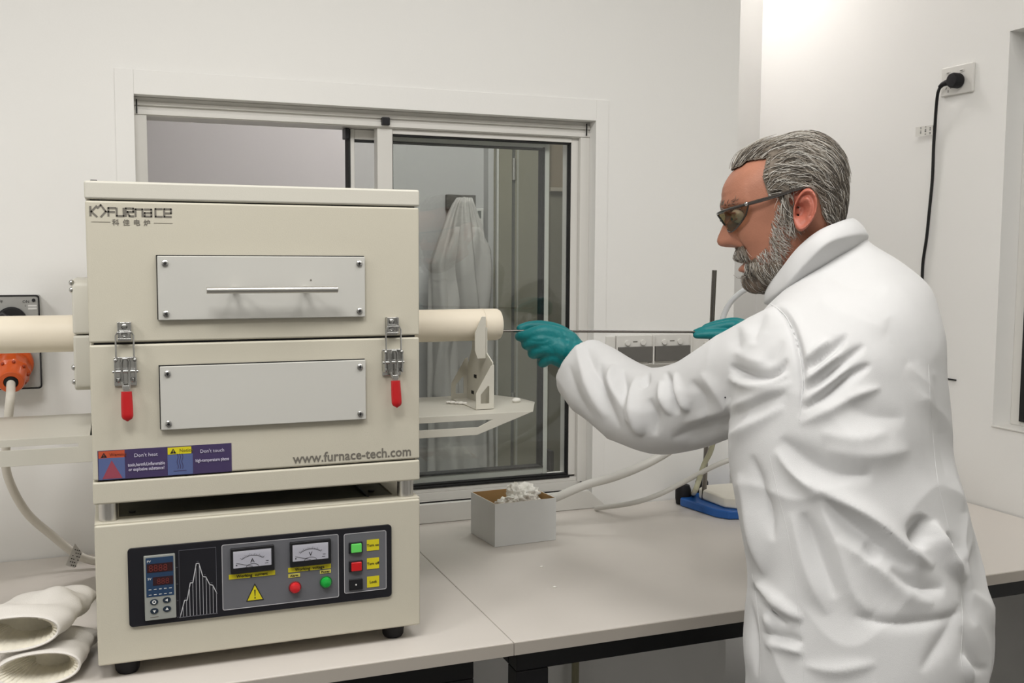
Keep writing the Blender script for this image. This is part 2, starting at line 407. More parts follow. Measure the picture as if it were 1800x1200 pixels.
# ================================================================ TUBE FURNACE
X0, X1, Y0, Y1 = -.030, .437, 1.505, 2.03
F = thing('tube_furnace', 'cream split tube furnace with red-handled latches on the left bench', 'furnace', ((X0+X1)/2, 1.77, .9))
def shell(name, x0, x1, y0, y1, z0, z1, m, bev=.003, par=F):
    return MB().bx(x0, x1, y0, y1, z0, z1).build(name, m, par, bevel=bev, seg=3)
shell('top_cover', X0-.0008, X1+.0008, Y0-.001, Y1, 1.5725, 1.5975, M_white_pc, .0035)
shell('upper_housing', X0, X1, Y0, Y1, 1.3775, 1.5708, M_cream)
shell('lower_housing', X0, X1, Y0, Y1, 1.1865, 1.3745, M_cream)
MB().bx(X0+.006, X1-.006, Y0+.006, Y1-.006, 1.16, 1.59).build('insulation_core', M_black, F)
shell('base_ledge', X0-.001, X1, Y0-.001, Y1, 1.153, 1.1846, M_cream, .003)
for sx in (X0+.018, X1-.018):
    for sy in (Y0+.02, Y1-.03):
        MB().cyl((sx, sy, 1.1255), (sx, sy, 1.1535), .0125, seg=32).build('standoff', M_alu, F, bevel=.0012)
# control box: a tray-like top with a dark recess
b = MB(); b.bx(X0-.0005, X1, Y0-.001, Y1, .9235, 1.1235)
b.build('control_box', M_cream, F, bevel=.003, seg=3)
P = [(X0+.0, Y0+.002), (X1, Y0+.002), (X1, Y1), (X0, Y1)]; Q = [(X0+.032, Y0+.034), (X1-.034, Y0+.034), (X1-.034, Y1-.03), (X0+.032, Y1-.03)]
MB().plate_hole(P, Q, zplane, 1.1234, 1.1258).build('box_top_rim', M_cream, F, bevel=.0006)
MB().bx(X0+.032, X1-.034, Y0+.034, Y1-.03, 1.1236, 1.1241).build('top_sheet', M_galv, F)
MB().cyl((X0+.05, Y0+.06, 1.124), (X0+.05, Y0+.06, 1.127), .005).build('screw', M_blackp, F)
MB().cyl((X1-.06, Y0+.07, 1.124), (X1-.06, Y0+.07, 1.127), .005).build('screw', M_blackp, F)
MB().box((X1-.075, Y0+.18, 1.1262), (.004, .30, .004), Quaternion((0, 0, 1), .0)).build('wire', M_blackp, F)
for sx in (X0+.038, X1-.036):
    for sy in (Y0+.03, Y1-.05):
        MB().lathe([(.0135, .900), (.0165, .905), (.0185, .9235)], (sx, sy, 0)).build('rubber_foot', M_rub, F, bevel=.001)
def screw_head(x, z, par, y=Y0-.008, r=.0045):
    b = MB(); b.lathe([(r, y), (r*.95, y-.0012), (r*.6, y-.0022), (.0012, y-.0026)], (x, 0, z), 'Y', 16, 0)
    b.box((x, y-.0025, z), (r*1.1, .0006, r*.28), mi=1); b.box((x, y-.0025, z), (r*.28, .0006, r*1.1), mi=1)
    return b.build('screw', [M_chrome, M_blackp], par, smooth=True)
def front_plate(x0, x1, z0, z1, lab):
    p = shell('front_plate', x0, x1, Y0-.0072, Y0-.0022, z0, z1, M_plate, .0012)
    tag(p, lab)
    MB().bx(x0-.0012, x1-.0005, Y0-.0023, Y0+.001, z0+.001, z1+.0014).build('shadow_gap', M_gasket, p)
    for sx in (x0+.010, x1-.009):
        for sz in (z0+.009, z1-.010): screw_head(sx, sz, p)
    return p
pu = front_plate(.060, .3515, 1.4075, 1.4965, 'pale grey upper plate with a bar handle')
front_plate(.060, .3515, 1.2535, 1.3430, 'pale grey blank lower plate')
hz = 1.4495
h = MB().cyl((.122, Y0-.038, hz), (.304, Y0-.038, hz), .0046, seg=24).build('bar_handle', M_alu, F, bevel=.0008)
for hx in (.163, .262):
    MB().cyl((hx, Y0-.0072, hz), (hx, Y0-.036, hz), .0042).build('handle_post', M_alu, h)
MB().cyl((.271, Y0-.0072, hz+.013), (.271, Y0-.0078, hz+.013), .0013, seg=8).build('mark', M_text, pu)
# toggle latches
def latch(x, tilt):
    z = 1.3755; y = Y0
    L = thing('toggle_latch', None, None); L.parent = F; L.location = Vector((x, y, z))-F.location
    if 'category' in L: del L['category']
    # keeper on the upper housing
    b = MB(); b.bx(x-.009, x+.009, y-.003, y, z+.004, z+.030); b.bx(x-.009, x-.007, y-.012, y, z+.010, z+.031); b.bx(x+.007, x+.009, y-.012, y, z+.010, z+.031)
    b.bx(x-.009, x+.009, y-.012, y-.003, z+.006, z+.0085)
    b.build('keeper', M_chrome, L, bevel=.0007)
    for zz in (z+.024, z+.0135):
        MB().sph((x, y-.004, zz), .0042, (1, .55, 1)).build('screw', M_chrome, L)
    # U-shaped draw bar
    pts = [(x-.0115, y-.014, z-.022), (x-.0115, y-.013, z+.012), (x-.0095, y-.013, z+.0165), (x+.0095, y-.013, z+.0165), (x+.0115, y-.013, z+.012), (x+.0115, y-.014, z-.022)]
    MB().tube(pts, .0013, 8).build('draw_bar', M_chrome, L)
    # base with ears
    b = MB(); b.bx(x-.0145, x+.0145, y-.003, y, z-.058, z-.018)
    b.bx(x-.0145, x-.0125, y-.016, y, z-.052, z-.020); b.bx(x+.0125, x+.0145, y-.016, y, z-.052, z-.020)
    b.build('latch_base', M_chrome, L, bevel=.0008)
    MB().cyl((x-.0165, y-.012, z-.037), (x+.0165, y-.012, z-.037), .0022, seg=12).build('pivot_pin', M_chrome, L)
    for sx in (-1, 1):
        MB().sph((x+sx*.0098, y-.004, z-.050), .0038, (1, .55, 1)).build('screw', M_chrome, L)
        MB().sph((x+sx*.0125, y-.015, z-.021), .0028).build('rivet', M_chrome, L)
    # lever: two cheeks narrowing into the red grip
    t = tilt
    b = MB()
    b.tube([(x-.0045, y-.012, z-.052), (x-.0048, y-.016, z-.024), (x-.003, y-.017, z-.019), (x+.003, y-.017, z-.019), (x+.0048, y-.016, z-.024), (x+.0045+t*.3, y-.013, z-.052), (x+.0035+t*.6, y-.014, z-.062)], .0019, 8)
    b.tube([(x-.0045, y-.012, z-.050), (x-.003+t*.6, y-.014, z-.062)], .0019, 8)
    b.box((x+t*.6, y-.014, z-.062), (.008, .003, .012))
    b.build('lever', M_chrome, L, bevel=.0005)
    g = MB(); rings = []
    for k in range(13):
        v = k/12; zz = z-.0645-.041*v
        ww = .0078*math.sqrt(max(.01, 1-max(0, (v-.80)/.20)**2))*(.90+.10*math.sin(min(1, v*1.6)*PI*.5)); dd = .0042*(1-.8*max(0, (v-.78)/.22)**2)
        cxx = x+t*(.6+.5*v)
        rings.append([(cxx+ww*np.sign(math.cos(a))*abs(math.cos(a))**.8, y-.0155+dd*math.sin(a), zz) for a in [2*PI*j/20 for j in range(20)]])
    g.loft(rings); tag(g.build('grip', M_red, L), 'red vinyl grip')
    return L
latch(.0152, .001); latch(.3925, .004)

# end flanges of the tube ports and trays
for side in (-1, 1):
    xa = X0 if side < 0 else X1
    xs = (xa-.026, xa-.0005) if side < 0 else (xa+.0005, xa+.026)
    for (z0, z1, top) in ((1.3765, 1.460, True), (1.2895, 1.3745, False)):
        b = MB(); yA, yB = 1.690, 1.850; r = .012
        if top: P = [(yA, z0), (yB, z0), (yB, z1-r), (yB-r*.3, z1-r*.3), (yB-r, z1), (yA+r, z1), (yA+r*.3, z1-r*.3), (yA, z1-r)]
        else: P = [(yA, z0+r), (yA+r*.3, z0+r*.3), (yA+r, z0), (yB-r, z0), (yB-r*.3, z0+r*.3), (yB, z0+r), (yB, z1), (yA, z1)]
        b.prism(P, xplane, xs[0], xs[1]); fl = b.build('end_flange', M_white_pc, F, bevel=.004, seg=3)
        for zz in ((z1-.016, z1-.005) if top else (z0+.036, z0+.014)):
            xo = xs[0] if side < 0 else xs[1]
            MB().sph((xo+side*.0, 1.694, zz), .0045, (.9, .8, 1)).build('screw', M_chrome, fl)
    # sheet metal tray under the tube end
    yn, yf, zt = 1.655, 1.885, 1.226
    if side > 0:
        out = [(X1+.0005, zt), (.688, zt), (.583, 1.190), (X1+.0005, 1.190)]
        inn = [(.45, 1.2155), (.612, 1.2155), (.585, 1.2035), (.45, 1.2035)]
        tt = MB().prism([(X1+.0005, yn), (.688, yn), (.735, 1.76), (.728, 1.82), (.69, yf), (X1+.0005, yf)], zplane, zt-.0015, zt)
    else:
        out = [(X0-.0005, zt), (-.30, zt), (-.30, 1.186), (X0-.0005, 1.186)]
        inn = [(-.052, 1.2152), (-.27, 1.2152), (-.27, 1.2102), (-.052, 1.2102)]
        tt = MB().bx(-.30, X0-.0005, yn, yf, zt-.0015, zt)
    tr = tt.build('side_tray', M_white_pc, F, bevel=.0004)
    MB().plate_hole(out, inn, yplane, yn-.002, yn).build('tray_lip', M_white_pc, tr, bevel=.0005)
    MB().plate_hole(out, inn, yplane, yf, yf+.002).build('tray_lip', M_white_pc, tr, bevel=.0005)
    if side < 0:
        MB().bx(X0-.006, X0-.0006, yn-.001, yf, 1.186, zt+.0).build('tray_bracket', M_white_pc, tr, bevel=.0005)

# ---- control panel
py_ = Y0-.0045
PX0, PX1, PZ0, PZ1 = .0115, .3905, .9755, 1.0885
M_pblack = mat('panel_black', (27, 27, 33), .38, spec=.4); M_pgrey = mat('panel_grey', (104, 105, 110), .42, spec=.4)
M_pline = mat('panel_line', (188, 187, 190), .45); M_yel = mat('yellow_label', (214, 201, 32), .45); M_cream2 = mat('yellow_tag', (206, 197, 96), .45)
MB().prism(rrect(PX0, PX1, PZ0, PZ1, .0055), yplane, py_, Y0-.001).build('control_panel', M_pblack, F, bevel=.0006)
cpn = [o for o in bpy.data.objects if o.name.startswith('control_panel')][-1]
def plate(name, x0, x1, z0, z1, m, par, y=py_, t=.0004, r=.0015):
    return MB().prism(rrect(x0, x1, z0, z1, r, 3), yplane, y-t, y).build(name, m, par)
def outline(name, x0, x1, z0, z1, wd, m, par, y=py_, r=.003, t=.0006):
    return MB().plate_hole(rrect(x0, x1, z0, z1, r, 4), rrect(x0+wd, x1-wd, z0+wd, z1-wd, max(r-wd, .0005), 4), yplane, y-t, y).build(name, m, par)
def line(mb, pts, wd, y=py_, t=.0005, mi=0):
    for (ax, az), (bx_, bz) in zip(pts, pts[1:]):
        L = math.hypot(bx_-ax, bz-az); a = math.atan2(bz-az, bx_-ax)
        mb.box(((ax+bx_)/2, y-t/2, (az+bz)/2), (L+wd*.6, t, wd), Quaternion((0, -1, 0), a), mi)
    return mb
# panel coordinates: panel pixel grid measured on the flat front, 0..1
def PU(u): return PX0+(PX1-PX0)*u
def PV(v): return PZ1-(PZ1-PZ0)*v
# temperature controller
cx0, cx1, cz0, cz1 = .0325, .0745, .9835, 1.0765
ctl = MB().prism(rrect(cx0, cx1, cz0, cz1, .0012, 3), yplane, py_-.004, py_).build('temperature_controller', mat('controller_grey', (150, 153, 148), .45), F, bevel=.0008)
plate('display_window', cx0+.0025, cx1-.0025, cz0+.034, cz1-.0028, mat('controller_blue', (38, 62, 92), .3), ctl, py_-.004, r=.0006)
plate('digit_display', cx0+.0040, cx1-.0035, cz1-.024, cz1-.0115, mat('dark_red_display', (52, 26, 28), .25), ctl, py_-.0044, r=.0004)
plate('digit_display', cx0+.0115, cx1-.0035, cz1-.043, cz1-.031, mat('dark_red_display_b', (50, 27, 32), .25), ctl, py_-.0044, r=.0004)
M_led = mat('led_digit', (104, 40, 36), .4); M_wprint = mat('white_print', (222, 222, 220), .5)
text('8888', cx0+.006, py_-.0049, cz1-.0225, .0135, M_led, ctl, sx=.95); text('888', cx0+.0165, py_-.0049, cz1-.0415, .012, M_led, ctl, sx=.95)
text('PV', cx0+.004, py_-.0046, cz1-.0095, .0048, M_wprint, ctl); text('SV', cx0+.0045, py_-.0046, cz1-.0345, .0048, M_wprint, ctl)
b = MB()
for zz in (cz1-.0485, cz1-.0560):
    for k in range(5): b.box((cx0+.0075+k*.0068, py_-.0046, zz), (.0036, .0003, .0008))
b.build('indicator_print', M_wprint, ctl)
MB().box((cx0+.0125, py_-.0041, cz0+.0045), (.011, .0003, .0009)).build('faint_print', M_text, ctl)
def tri(c, r, rot_deg): return [(c[0]+r*math.cos(math.radians(rot_deg+120*k)), c[1]+r*math.sin(math.radians(rot_deg+120*k))) for k in range(3)]
for bxx, bz, kind in ((cx0+.0125, cz0+.0265, 0), (cx0+.0295, cz0+.0275, 180), (cx0+.0125, cz0+.0135, 270), (cx0+.0295, cz0+.0145, 90)):
    P = [(bxx+.0055*math.cos(a), bz+.0042*math.sin(a)) for a in [2*PI*k/20 for k in range(20)]]
    bt = MB().prism(P, yplane, py_-.0052, py_-.0038).build('button', mat('button_dark', (30, 44, 58), .35), ctl, bevel=.0004)
    if kind: MB().prism(tri((bxx, bz), .0025, kind), yplane, py_-.0055, py_-.0052).build('symbol', M_wprint, ctl)
    else:
        o4 = [(bxx+.0028*math.cos(PI*k/4), bz+.0028*math.sin(PI*k/4)) for k in range(8)]; i4 = [(bxx+.0014*math.cos(PI*k/4), bz+.0014*math.sin(PI*k/4)) for k in range(8)]
        MB().plate_hole(o4, i4, yplane, py_-.0055, py_-.0052).build('symbol', M_wprint, ctl)
# programme chart
M_cl = mat('chart_line', (206, 206, 210), .5); M_cf = mat('chart_frame', (84, 84, 92), .5)
gx0, gx1, gz0, gz1 = .0795, .1310, .9815, 1.0795
outline('chart_frame', gx0, gx1, gz0, gz1, .0007, M_cf, cpn, r=.0008)
pts = [(0, .0), (.13, .25), (.20, .25), (.29, .50), (.36, .50), (.46, .78), (.53, .78), (.63, .575), (.71, .565), (.81, .445), (.89, .43), (1.0, .30)]
gx = lambda u: gx0+(gx1-gx0)*u; gz = lambda v: gz0+(gz1-gz0)*v
line(MB(), [(gx(u), gz(v)) for u, v in pts], .0011).build('chart_curve', M_cl, cpn)
b = MB()
def cv(u):
    for (a, c), (d_, e) in zip(pts, pts[1:]):
        if a <= u <= d_: return c+(e-c)*(u-a)/(d_-a)
for k in range(1, 12):
    u = k*.0895; line(b, [(gx(u), gz(0)), (gx(u), gz(cv(u))-.0006)], .0007)
line(b, [(gx0, gz0), (gx1, gz0)], .0005)
b.build('chart_bars', mat('chart_bar_line', (170, 170, 176), .5), cpn)
b = MB()
for k in range(4): b.box((gx0-.0028, py_-.0002, gz0+.001+k*.0242), (.0022, .0004, .0008))
for u, v in ((.165, .28), (.325, .53), (.5, .81), (.68, .60), (.86, .47)): b.box((gx(u), py_-.0002, gz(v)), (.0026, .0004, .0008))
b.build('chart_marks', M_cf, cpn)
# grey fields
ax0, ax1, az0, az1 = .1385, .3085, .9875, 1.0815
plate('grey_field', ax0, ax1, az0-.003, az1-.0, M_pgrey, cpn, r=.003); outline('field_outline', ax0, ax1, az0-.003, az1, .0009, M_pline, cpn, y=py_-.0002)
plate('grey_field', .3165, .3820, .9885, 1.0805, M_pgrey, cpn, r=.003); outline('field_outline', .3165, .3820, .9885, 1.0805, .0009, M_pline, cpn, y=py_-.0002)
yy = py_-.0006
M_dial = mat('meter_card', (206, 206, 214), .45)
def meter(name, x0, x1, z0, z1, letter, lab):
    m_ = MB().prism(rrect(x0, x1, z0, z1, .001, 2), yplane, yy-.006, yy).build(name, M_blackp, F, bevel=.0012)
    tag(m_, lab)
    u0, u1, v0, v1 = x0+.0035, x1-.0045, z0+.0085, z1-.004
    plate('scale_card', u0, u1, v0, v1, M_dial, m_, yy-.006, .0003, .0004)
    cxm = (u0+u1)/2; b = MB()
    arc = [(cxm+.0245*math.sin(a), v0-.0075+.0245*math.cos(a)) for a in np.linspace(-.66, .66, 15)]
    line(b, arc, .0004, y=yy-.0063, t=.0003)
    for a in np.linspace(-.66, .66, 16):
        q = .0262 if round((a+.66)/.088) % 3 else .0275
        line(b, [(cxm+.0245*math.sin(a), v0-.0075+.0245*math.cos(a)), (cxm+q*math.sin(a), v0-.0075+q*math.cos(a))], .00035, y=yy-.0063, t=.0003)
    P = [(cxm+.009*math.cos(a), v0+.0045*math.sin(a)) for a in np.linspace(0, PI, 12)]; line(b, P, .0005, y=yy-.0063, t=.0003)
    line(b, [(cxm, v0+.001), (u0+.004, v0+.0075)], .00035, y=yy-.0066, t=.0003)
    b.box((u0+.0045, yy-.0063, v0+.004), (.002, .0003, .0016)); b.box((u1-.006, yy-.0063, v0+.007), (.004, .0003, .0008)); b.box((u1-.007, yy-.0063, v0+.0035), (.005, .0003, .0006))
    b.build('scale_print', M_blkprint, m_)
    text(letter, cxm, yy-.0063, v0+.0065, .0085, M_blkprint, m_, align='CENTER', bold=.0001)
    MB().bx(u0, u1, yy-.0082, yy-.0078, v0, v1).build('meter_glass', M_clearglass, m_)
    return m_
meter('ammeter', .1505, .2125, 1.0385, 1.0755, 'A', 'left black-framed needle meter marked A')
meter('voltmeter', .2355, .2960, 1.0395, 1.0765, 'V', 'right black-framed needle meter marked V')
def labelplate(x0, x1, z0, z1, s, h, m=M_yel, sx=1.):
    p = plate('name_label', x0, x1, z0, z1, m, cpn, yy, .0004, .0004)
    text(s, (x0+x1)/2, yy-.0006, (z0+z1)/2-h*.34, h, M_blkprint, p, align='CENTER', sx=sx, bold=.00008)
labelplate(.1480, .2140, 1.0295, 1.0365, 'Working  current', .0062)
labelplate(.2330, .2965, 1.0305, 1.0375, 'Working  voltage', .0062)
labelplate(.2330, .2505, 1.0225, 1.0283, 'Alarm', .0048, M_cream2)
labelplate(.2800, .2965, 1.0235, 1.0288, 'Power', .0048, M_cream2)
# warning triangle
b = MB(); c = (.1845, .9995)
b.prism([(c[0], c[1]+.0205), (c[0]-.0128, c[1]-.0055), (c[0]+.0128, c[1]-.0055)], yplane, yy-.0004, yy, 0)
b.prism([(c[0], c[1]+.0175), (c[0]-.0108, c[1]-.0043), (c[0]+.0108, c[1]-.0043)], yplane, yy-.0007, yy-.0004, 1)
b.prism([(c[0]-.0009, c[1]+.011), (c[0]+.0009, c[1]+.011), (c[0]+.0004, c[1]+.0015), (c[0]-.0004, c[1]+.0015)], yplane, yy-.001, yy-.0007, 0)
b.cyl((c[0], yy-.0007, c[1]-.0012), (c[0], yy-.001, c[1]-.0012), .0010, seg=12)
tag(b.build('warning_triangle', [M_blkprint, M_yel], cpn, smooth=False), 'yellow warning triangle with exclamation mark')
# indicator lamps
for lx, lz, rgb, nm in ((.2425, 1.0075, (205, 35, 42), 'red indicator lamp'), (.2885, 1.0105, (20, 165, 60), 'green indicator lamp')):
    ring = MB().cyl((lx, yy, lz), (lx, yy-.003, lz), .0092, seg=28).build('indicator_lamp', mat('lamp_ring', tuple(int(v*.6) for v in rgb), .35), F, bevel=.0008)
    tag(ring, nm)
    MB().lathe([(.0080, yy-.003), (.0078, yy-.006), (.006, yy-.0085), (.003, yy-.0095), (.0005, yy-.0098)], (lx, 0, lz), 'Y', 20).build('lens', mat('lamp_lens', rgb, .18, coat=.5), ring)
# square buttons
def sbtn(z, m, nm, lbl, y=True):
    k = MB().bx(.3235, .3445, yy-.003, yy, z-.0085, z+.0085).build('push_button', M_pblack if y else M_blackp, F, bevel=.0008)
    tag(k, nm)
    if y: MB().bx(.3265, .3425, yy-.0065, yy-.003, z-.0068, z+.0068).build('button_cap', m, k, bevel=.0012)
    else: MB().cyl((.334, yy-.003, z), (.334, yy-.0036, z), .0012, seg=10).build('key_mark', M_wprint, k)
    labelplate(.3515, .3705, z-.0075, z+.0095, lbl, .0056)
sbtn(1.0585, emis('green_button_cap', (96, 205, 92), .12), 'green square push button', 'Turn on')
sbtn(1.0300, mat('red_button_cap', (205, 26, 30), .3, coat=.3), 'red square push button', 'Turn off')
sbtn(1.0015, None, 'black key lock switch', 'Lock', False)

# ---- hazard strip on the lower housing
sx0, sx1, sz0, sz1 = -.0235, .1555, 1.1872, 1.2285
M_violet = mat('violet_print', (66, 54, 92), .4); M_bluep = mat('blue_print', (86, 100, 146), .4); M_orp = mat('orange_print', (186, 82, 52), .4)
yl = Y0-.0004
hs = MB().bx(sx0, sx1, yl, Y0+.0005, sz0, sz1).build('hazard_sticker', M_violet, F); tag(hs, 'violet hazard warning strip')
def SU(u): return sx0+(sx1-sx0)*u
def SV(v): return sz1-(sz1-sz0)*v
def patch(u0, u1, v0, v1, m): return MB().bx(SU(u0), SU(u1), yl-.0003, yl, SV(v1), SV(v0)).build('colour_patch', m, hs)
patch(.006, .195, .26, .985, M_bluep); patch(.006, .195, .02, .26, M_orp); patch(.51, .70, .28, .985, M_bluep); patch(.512, .69, .03, .27, M_yel)
yt = yl-.0006
MB().prism([(SU(.10), SV(.34)), (SU(.03), SV(.96)), (SU(.175), SV(.96))], yplane, yt, yl-.0003).build('red_triangle', mat('red_print', (150, 68, 84), .5), hs)
for u in (.045, .553):
    b = MB().prism([(SU(u), SV(.07)), (SU(u)-.0042, SV(.24)), (SU(u)+.0042, SV(.24))], yplane, yt, yl-.0003).build('alert_symbol', M_blkprint, hs)
    text('!', SU(u), yt-.0002, SV(.235), .0065, M_orp if u < .3 else M_yel, hs, align='CENTER')
text('Warning', SU(.085), yt, SV(.2), .0062, mat('dark_orange_print', (120, 48, 30), .5), hs); text('Notice', SU(.60), yt, SV(.2), .0066, mat('olive_print', (110, 100, 30), .5), hs)
M_lp = mat('pale_print', (205, 200, 220), .5)
text("Don't heat", SU(.35), yt, SV(.28), .0072, M_lp, hs, align='CENTER'); text('toxic,harmful,inflammable', SU(.353), yt, SV(.59), .0066, M_lp, hs, align='CENTER', sx=.72, bold=.00008)
text('or explosive substance!', SU(.353), yt, SV(.75), .0066, M_lp, hs, align='CENTER', sx=.76, bold=.00008)
text("Don't touch", SU(.85), yt, SV(.28), .0072, M_lp, hs, align='CENTER', sx=.95); text('high-temperature places', SU(.85), yt, SV(.59), .0066, M_lp, hs, align='CENTER', sx=.72, bold=.00008)
b = MB()
for k in (-1, 0, 1):
    line(b, [(SU(.603)+k*.0032+.0009*math.sin(q*1.1), SV(.78)+.0215*q/9) for q in range(10)], .0007, y=yl-.0003, t=.0003)
line(b, [(SU(.555), SV(.85)), (SU(.65), SV(.85))], .0007, y=yl-.0003, t=.0003)
b.build('heat_symbol', M_violet, hs)
text('www.furnace-tech.com', .2430, Y0-.0004, 1.1925, .0205, M_text, F, sx=.935, bold=.00025)
# maker's mark
S = lambda u, v: (-.0235+.105*u, 1.565-.024*v)
b = MB()
def sk(pts, wd=.0016): wd = wd*(1.22 if wd > .001 else 1); line(b, [S(*p) for p in pts], wd, y=Y0-.0001, t=.0004)
sk([(.0, .10), (.0, .60)], .0022); sk([(.075, .06), (.01, .38), (.075, .66)], .0019); sk([(.125, .66), (.185, .36), (.125, .0), (.085, .18)], .0019); sk([(.20, .38), (.20, .38)])
def gl(x, segs, wd=.0020): 
    for s_ in segs: sk([(x+a, bb) for a, bb in s_], wd)
w_ = .085
gl(.215, [[(0, .60), (0, .16), (w_, .16)], [(0, .38), (w_*.85, .38)]])                 # F
gl(.315, [[(0, .16), (0, .60), (w_, .60), (w_, .16)]])                                   # U
gl(.425, [[(0, .60), (0, .16), (w_*1.1, .16), (w_*1.1, .36), (.02, .36)], [(.02, .36), (.045, .60), (w_*1.1, .60)]])  # R
gl(.545, [[(0, .60), (0, .20), (w_, .20), (w_, .60)]])                                   # N
gl(.655, [[(0, .20), (w_, .20), (w_, .60), (0, .60), (0, .40), (w_, .40)]])              # A
gl(.790, [[(w_, .16), (0, .16), (0, .60), (w_, .60)]])                                   # C
gl(.900, [[(w_, .60), (0, .60), (0, .16), (w_, .16), (w_, .40), (.02, .40)]])            # E
sk([(.01, .95), (.235, .95)], .0005); sk([(.77, .97), (1.0, .97)], .0005)
b.build('maker_mark', M_text, F, smooth=False)
for k, ch in enumerate('科佳电炉'):
    text(ch, -.0235+.105*(.30+k*.128), Y0-.0004, 1.5385, .0092, M_text, F, name='lettering', align='CENTER', bold=.0001)
MB().bx(X0+.007, X0+.016, Y0+.02, Y0+.03, 1.5975, 1.600).build('lid_screw', M_blackp, F, bevel=.001)

# ================================================================ CERAMIC TUBE (through the furnace) and its support
YT, ZT = 1.77, 1.3725
T = MB()
nseg = 48
def ringx(x, r): return [(x, YT+r*math.cos(2*PI*k/nseg), ZT+r*math.sin(2*PI*k/nseg)) for k in range(nseg)]
T.loft([ringx(-.30, .0235), ringx(-.301, .0285), ringx(-.298, .0292), ringx(.655, .0292), ringx(.6615, .0289), ringx(.6655, .027), ringx(.6665, .0245), ringx(.663, .0235)], False, False)
T.loft([ringx(-.30, .0235), ringx(.663, .0235)], False, False)
T.loft([ringx(.632, .0297), ringx(.6325, .0300), ringx(.6335, .0297)], False, False)
bmesh.ops.remove_doubles(T.bm, verts=T.bm.verts, dist=1e-5)
tag(T.build('ceramic_tube', M_tube), 'thick cream ceramic work tube running through the furnace, open at its right end', 'tube')
zt = 1.226
U = thing('tube_support', 'white folded-metal bracket holding the right end of the ceramic tube', 'bracket', (.62, 1.77, zt))
# back plate normal to the tube axis, with a notch for the tube at the top
ang = [math.radians(a) for a in np.linspace(190, 350, 13)]
pl = [(1.700, zt+.0005), (1.840, zt+.0005), (1.838, zt+.065), (1.812, zt+.100), (1.806, ZT+.004)]+[(YT-.0297*math.cos(a), ZT+.0297*math.sin(a)) for a in ang]+[(1.734, ZT-.002), (1.733, zt+.098), (1.702, zt+.084)]
MB().prism(pl, xplane, .628, .6305).build('upright_plate', M_white_pc, U, bevel=.0005)
def gus(y, x0, x1):
    out = [(x0, zt+.001), (x0, zt+.024), (x0+.022, zt+.088), (x1, zt+.092), (x1, zt+.001)]
    out = [(x1-.034, zt+.001), (x1-.034, zt+.030), (x1-.006, zt+.078), (x1, zt+.080), (x1, zt+.001)]
    inn = [(x1-.025, zt+.011), (x1-.025, zt+.027), (x1-.012, zt+.042), (x1-.009, zt+.042), (x1-.009, zt+.011)]
    return MB().plate_hole(out, inn, yplane, y, y+.002).build('gusset', M_white_pc, U, bevel=.0005)
gus(1.698, .60, .6305); gus(1.840, .58, .6305)
MB().bx(.5965, .628, 1.700, 1.840, zt+.0002, zt+.0022).build('foot_plate', M_white_pc, U, bevel=.0005)
MB().prism([(.6275, zt+.088), (.6275, ZT+.017), (.620, ZT+.017), (.607, ZT-.012), (.607, zt+.102), (.612, zt+.088)], yplane, 1.734, 1.736).build('side_cheek', M_white_pc, U, bevel=.0004)
for (y, z) in ((1.765, zt+.085), (1.785, zt+.046), (1.800, zt+.014)):
    MB().bx(.6272, .6279, y, y+.013, z, z+.006).build('slot', M_gasket, U)
b = MB()
for k in range(5): b.sph((.575+.006*k, 1.79-.006*k, zt+.003), .004+.001*(k % 2), (1.3, .8, .6), 8, 6)
tag(b.build('fibre_scrap', mat('fibre_white', (235, 232, 226), .9)), 'small scrap of white fibre at the back foot of the tube bracket', 'fibre scrap')
b = MB(); b.sph((.70, 1.765, zt+.004), .009, (1, .8, .55), 12, 8); tag(b.build('putty_lump', mat('putty_white', (228, 226, 218), .8, bump=.5, bscale=300)), 'small white lump on the tip of the right tray', 'lump')
# ================================================================ THINGS ON THE WALLS
# isolator switch and its socket
YW = YB
sw = thing('isolator_outlet', 'grey isolator outlet with black rotary switch on wall left of the furnace', 'power outlet', (-.195, YW, 1.33))
MB().prism(rrect(-.262, -.128, 1.242, 1.420, .004), yplane, YW-.040, YW).build('back_box', mat('isolator_box', (176, 176, 174), .45), sw, bevel=.003)
b = MB(); b.plate_hole(rrect(-.2625, -.1275, 1.2415, 1.4205, .006), rrect(-.2600, -.1300, 1.2440, 1.4180, .005), yplane, YW-.0415, YW-.038); b.build('border', M_blackp, sw)
MB().prism(rrect(-.259, -.131, 1.245, 1.417, .004), yplane, YW-.042, YW-.040).build('face_plate', mat('isolator_face', (172, 172, 170), .35, .3), sw)
MB().lathe([(.0265, YW-.042), (.0265, YW-.050), (.023, YW-.053), (.0005, YW-.053)], (-.176, 0, 1.372), 'Y', 36).build('dial', M_blackp, sw)
MB().box((-.176, YW-.060, 1.372), (.012, .018, .046), Quaternion((0, 1, 0), -.9)).build('switch_knob', mat('knob_dark', (44, 42, 46), .4), sw, bevel=.003)
MB().cyl((-.1375, YW-.0425, 1.4105), (-.1375, YW-.044, 1.4105), .0032, seg=14).build('screw', M_blackp, sw)
text('ON', -.157, YW-.0424, 1.4055, .0075, M_blkprint, sw, name='lettering'); text('OFF', -.203, YW-.0424, 1.4055, .0075, M_blkprint, sw)
text('I', -.153, YW-.0424, 1.398, .006, M_blkprint, sw); text('0', -.199, YW-.0424, 1.398, .006, M_blkprint, sw)
MB().bx(-.1475, -.1325, YW-.0426, YW-.042, 1.3985, 1.4015).bx(-.1475, -.1325, YW-.0426, YW-.042, 1.393, 1.3965).build('paper_label', M_wprint, sw)
pg = thing('power_plug', 'orange round screw-ring plug in isolator outlet left of the furnace', 'plug', (-.176, YW-.042, 1.287))
xo, zo = -.176, 1.292
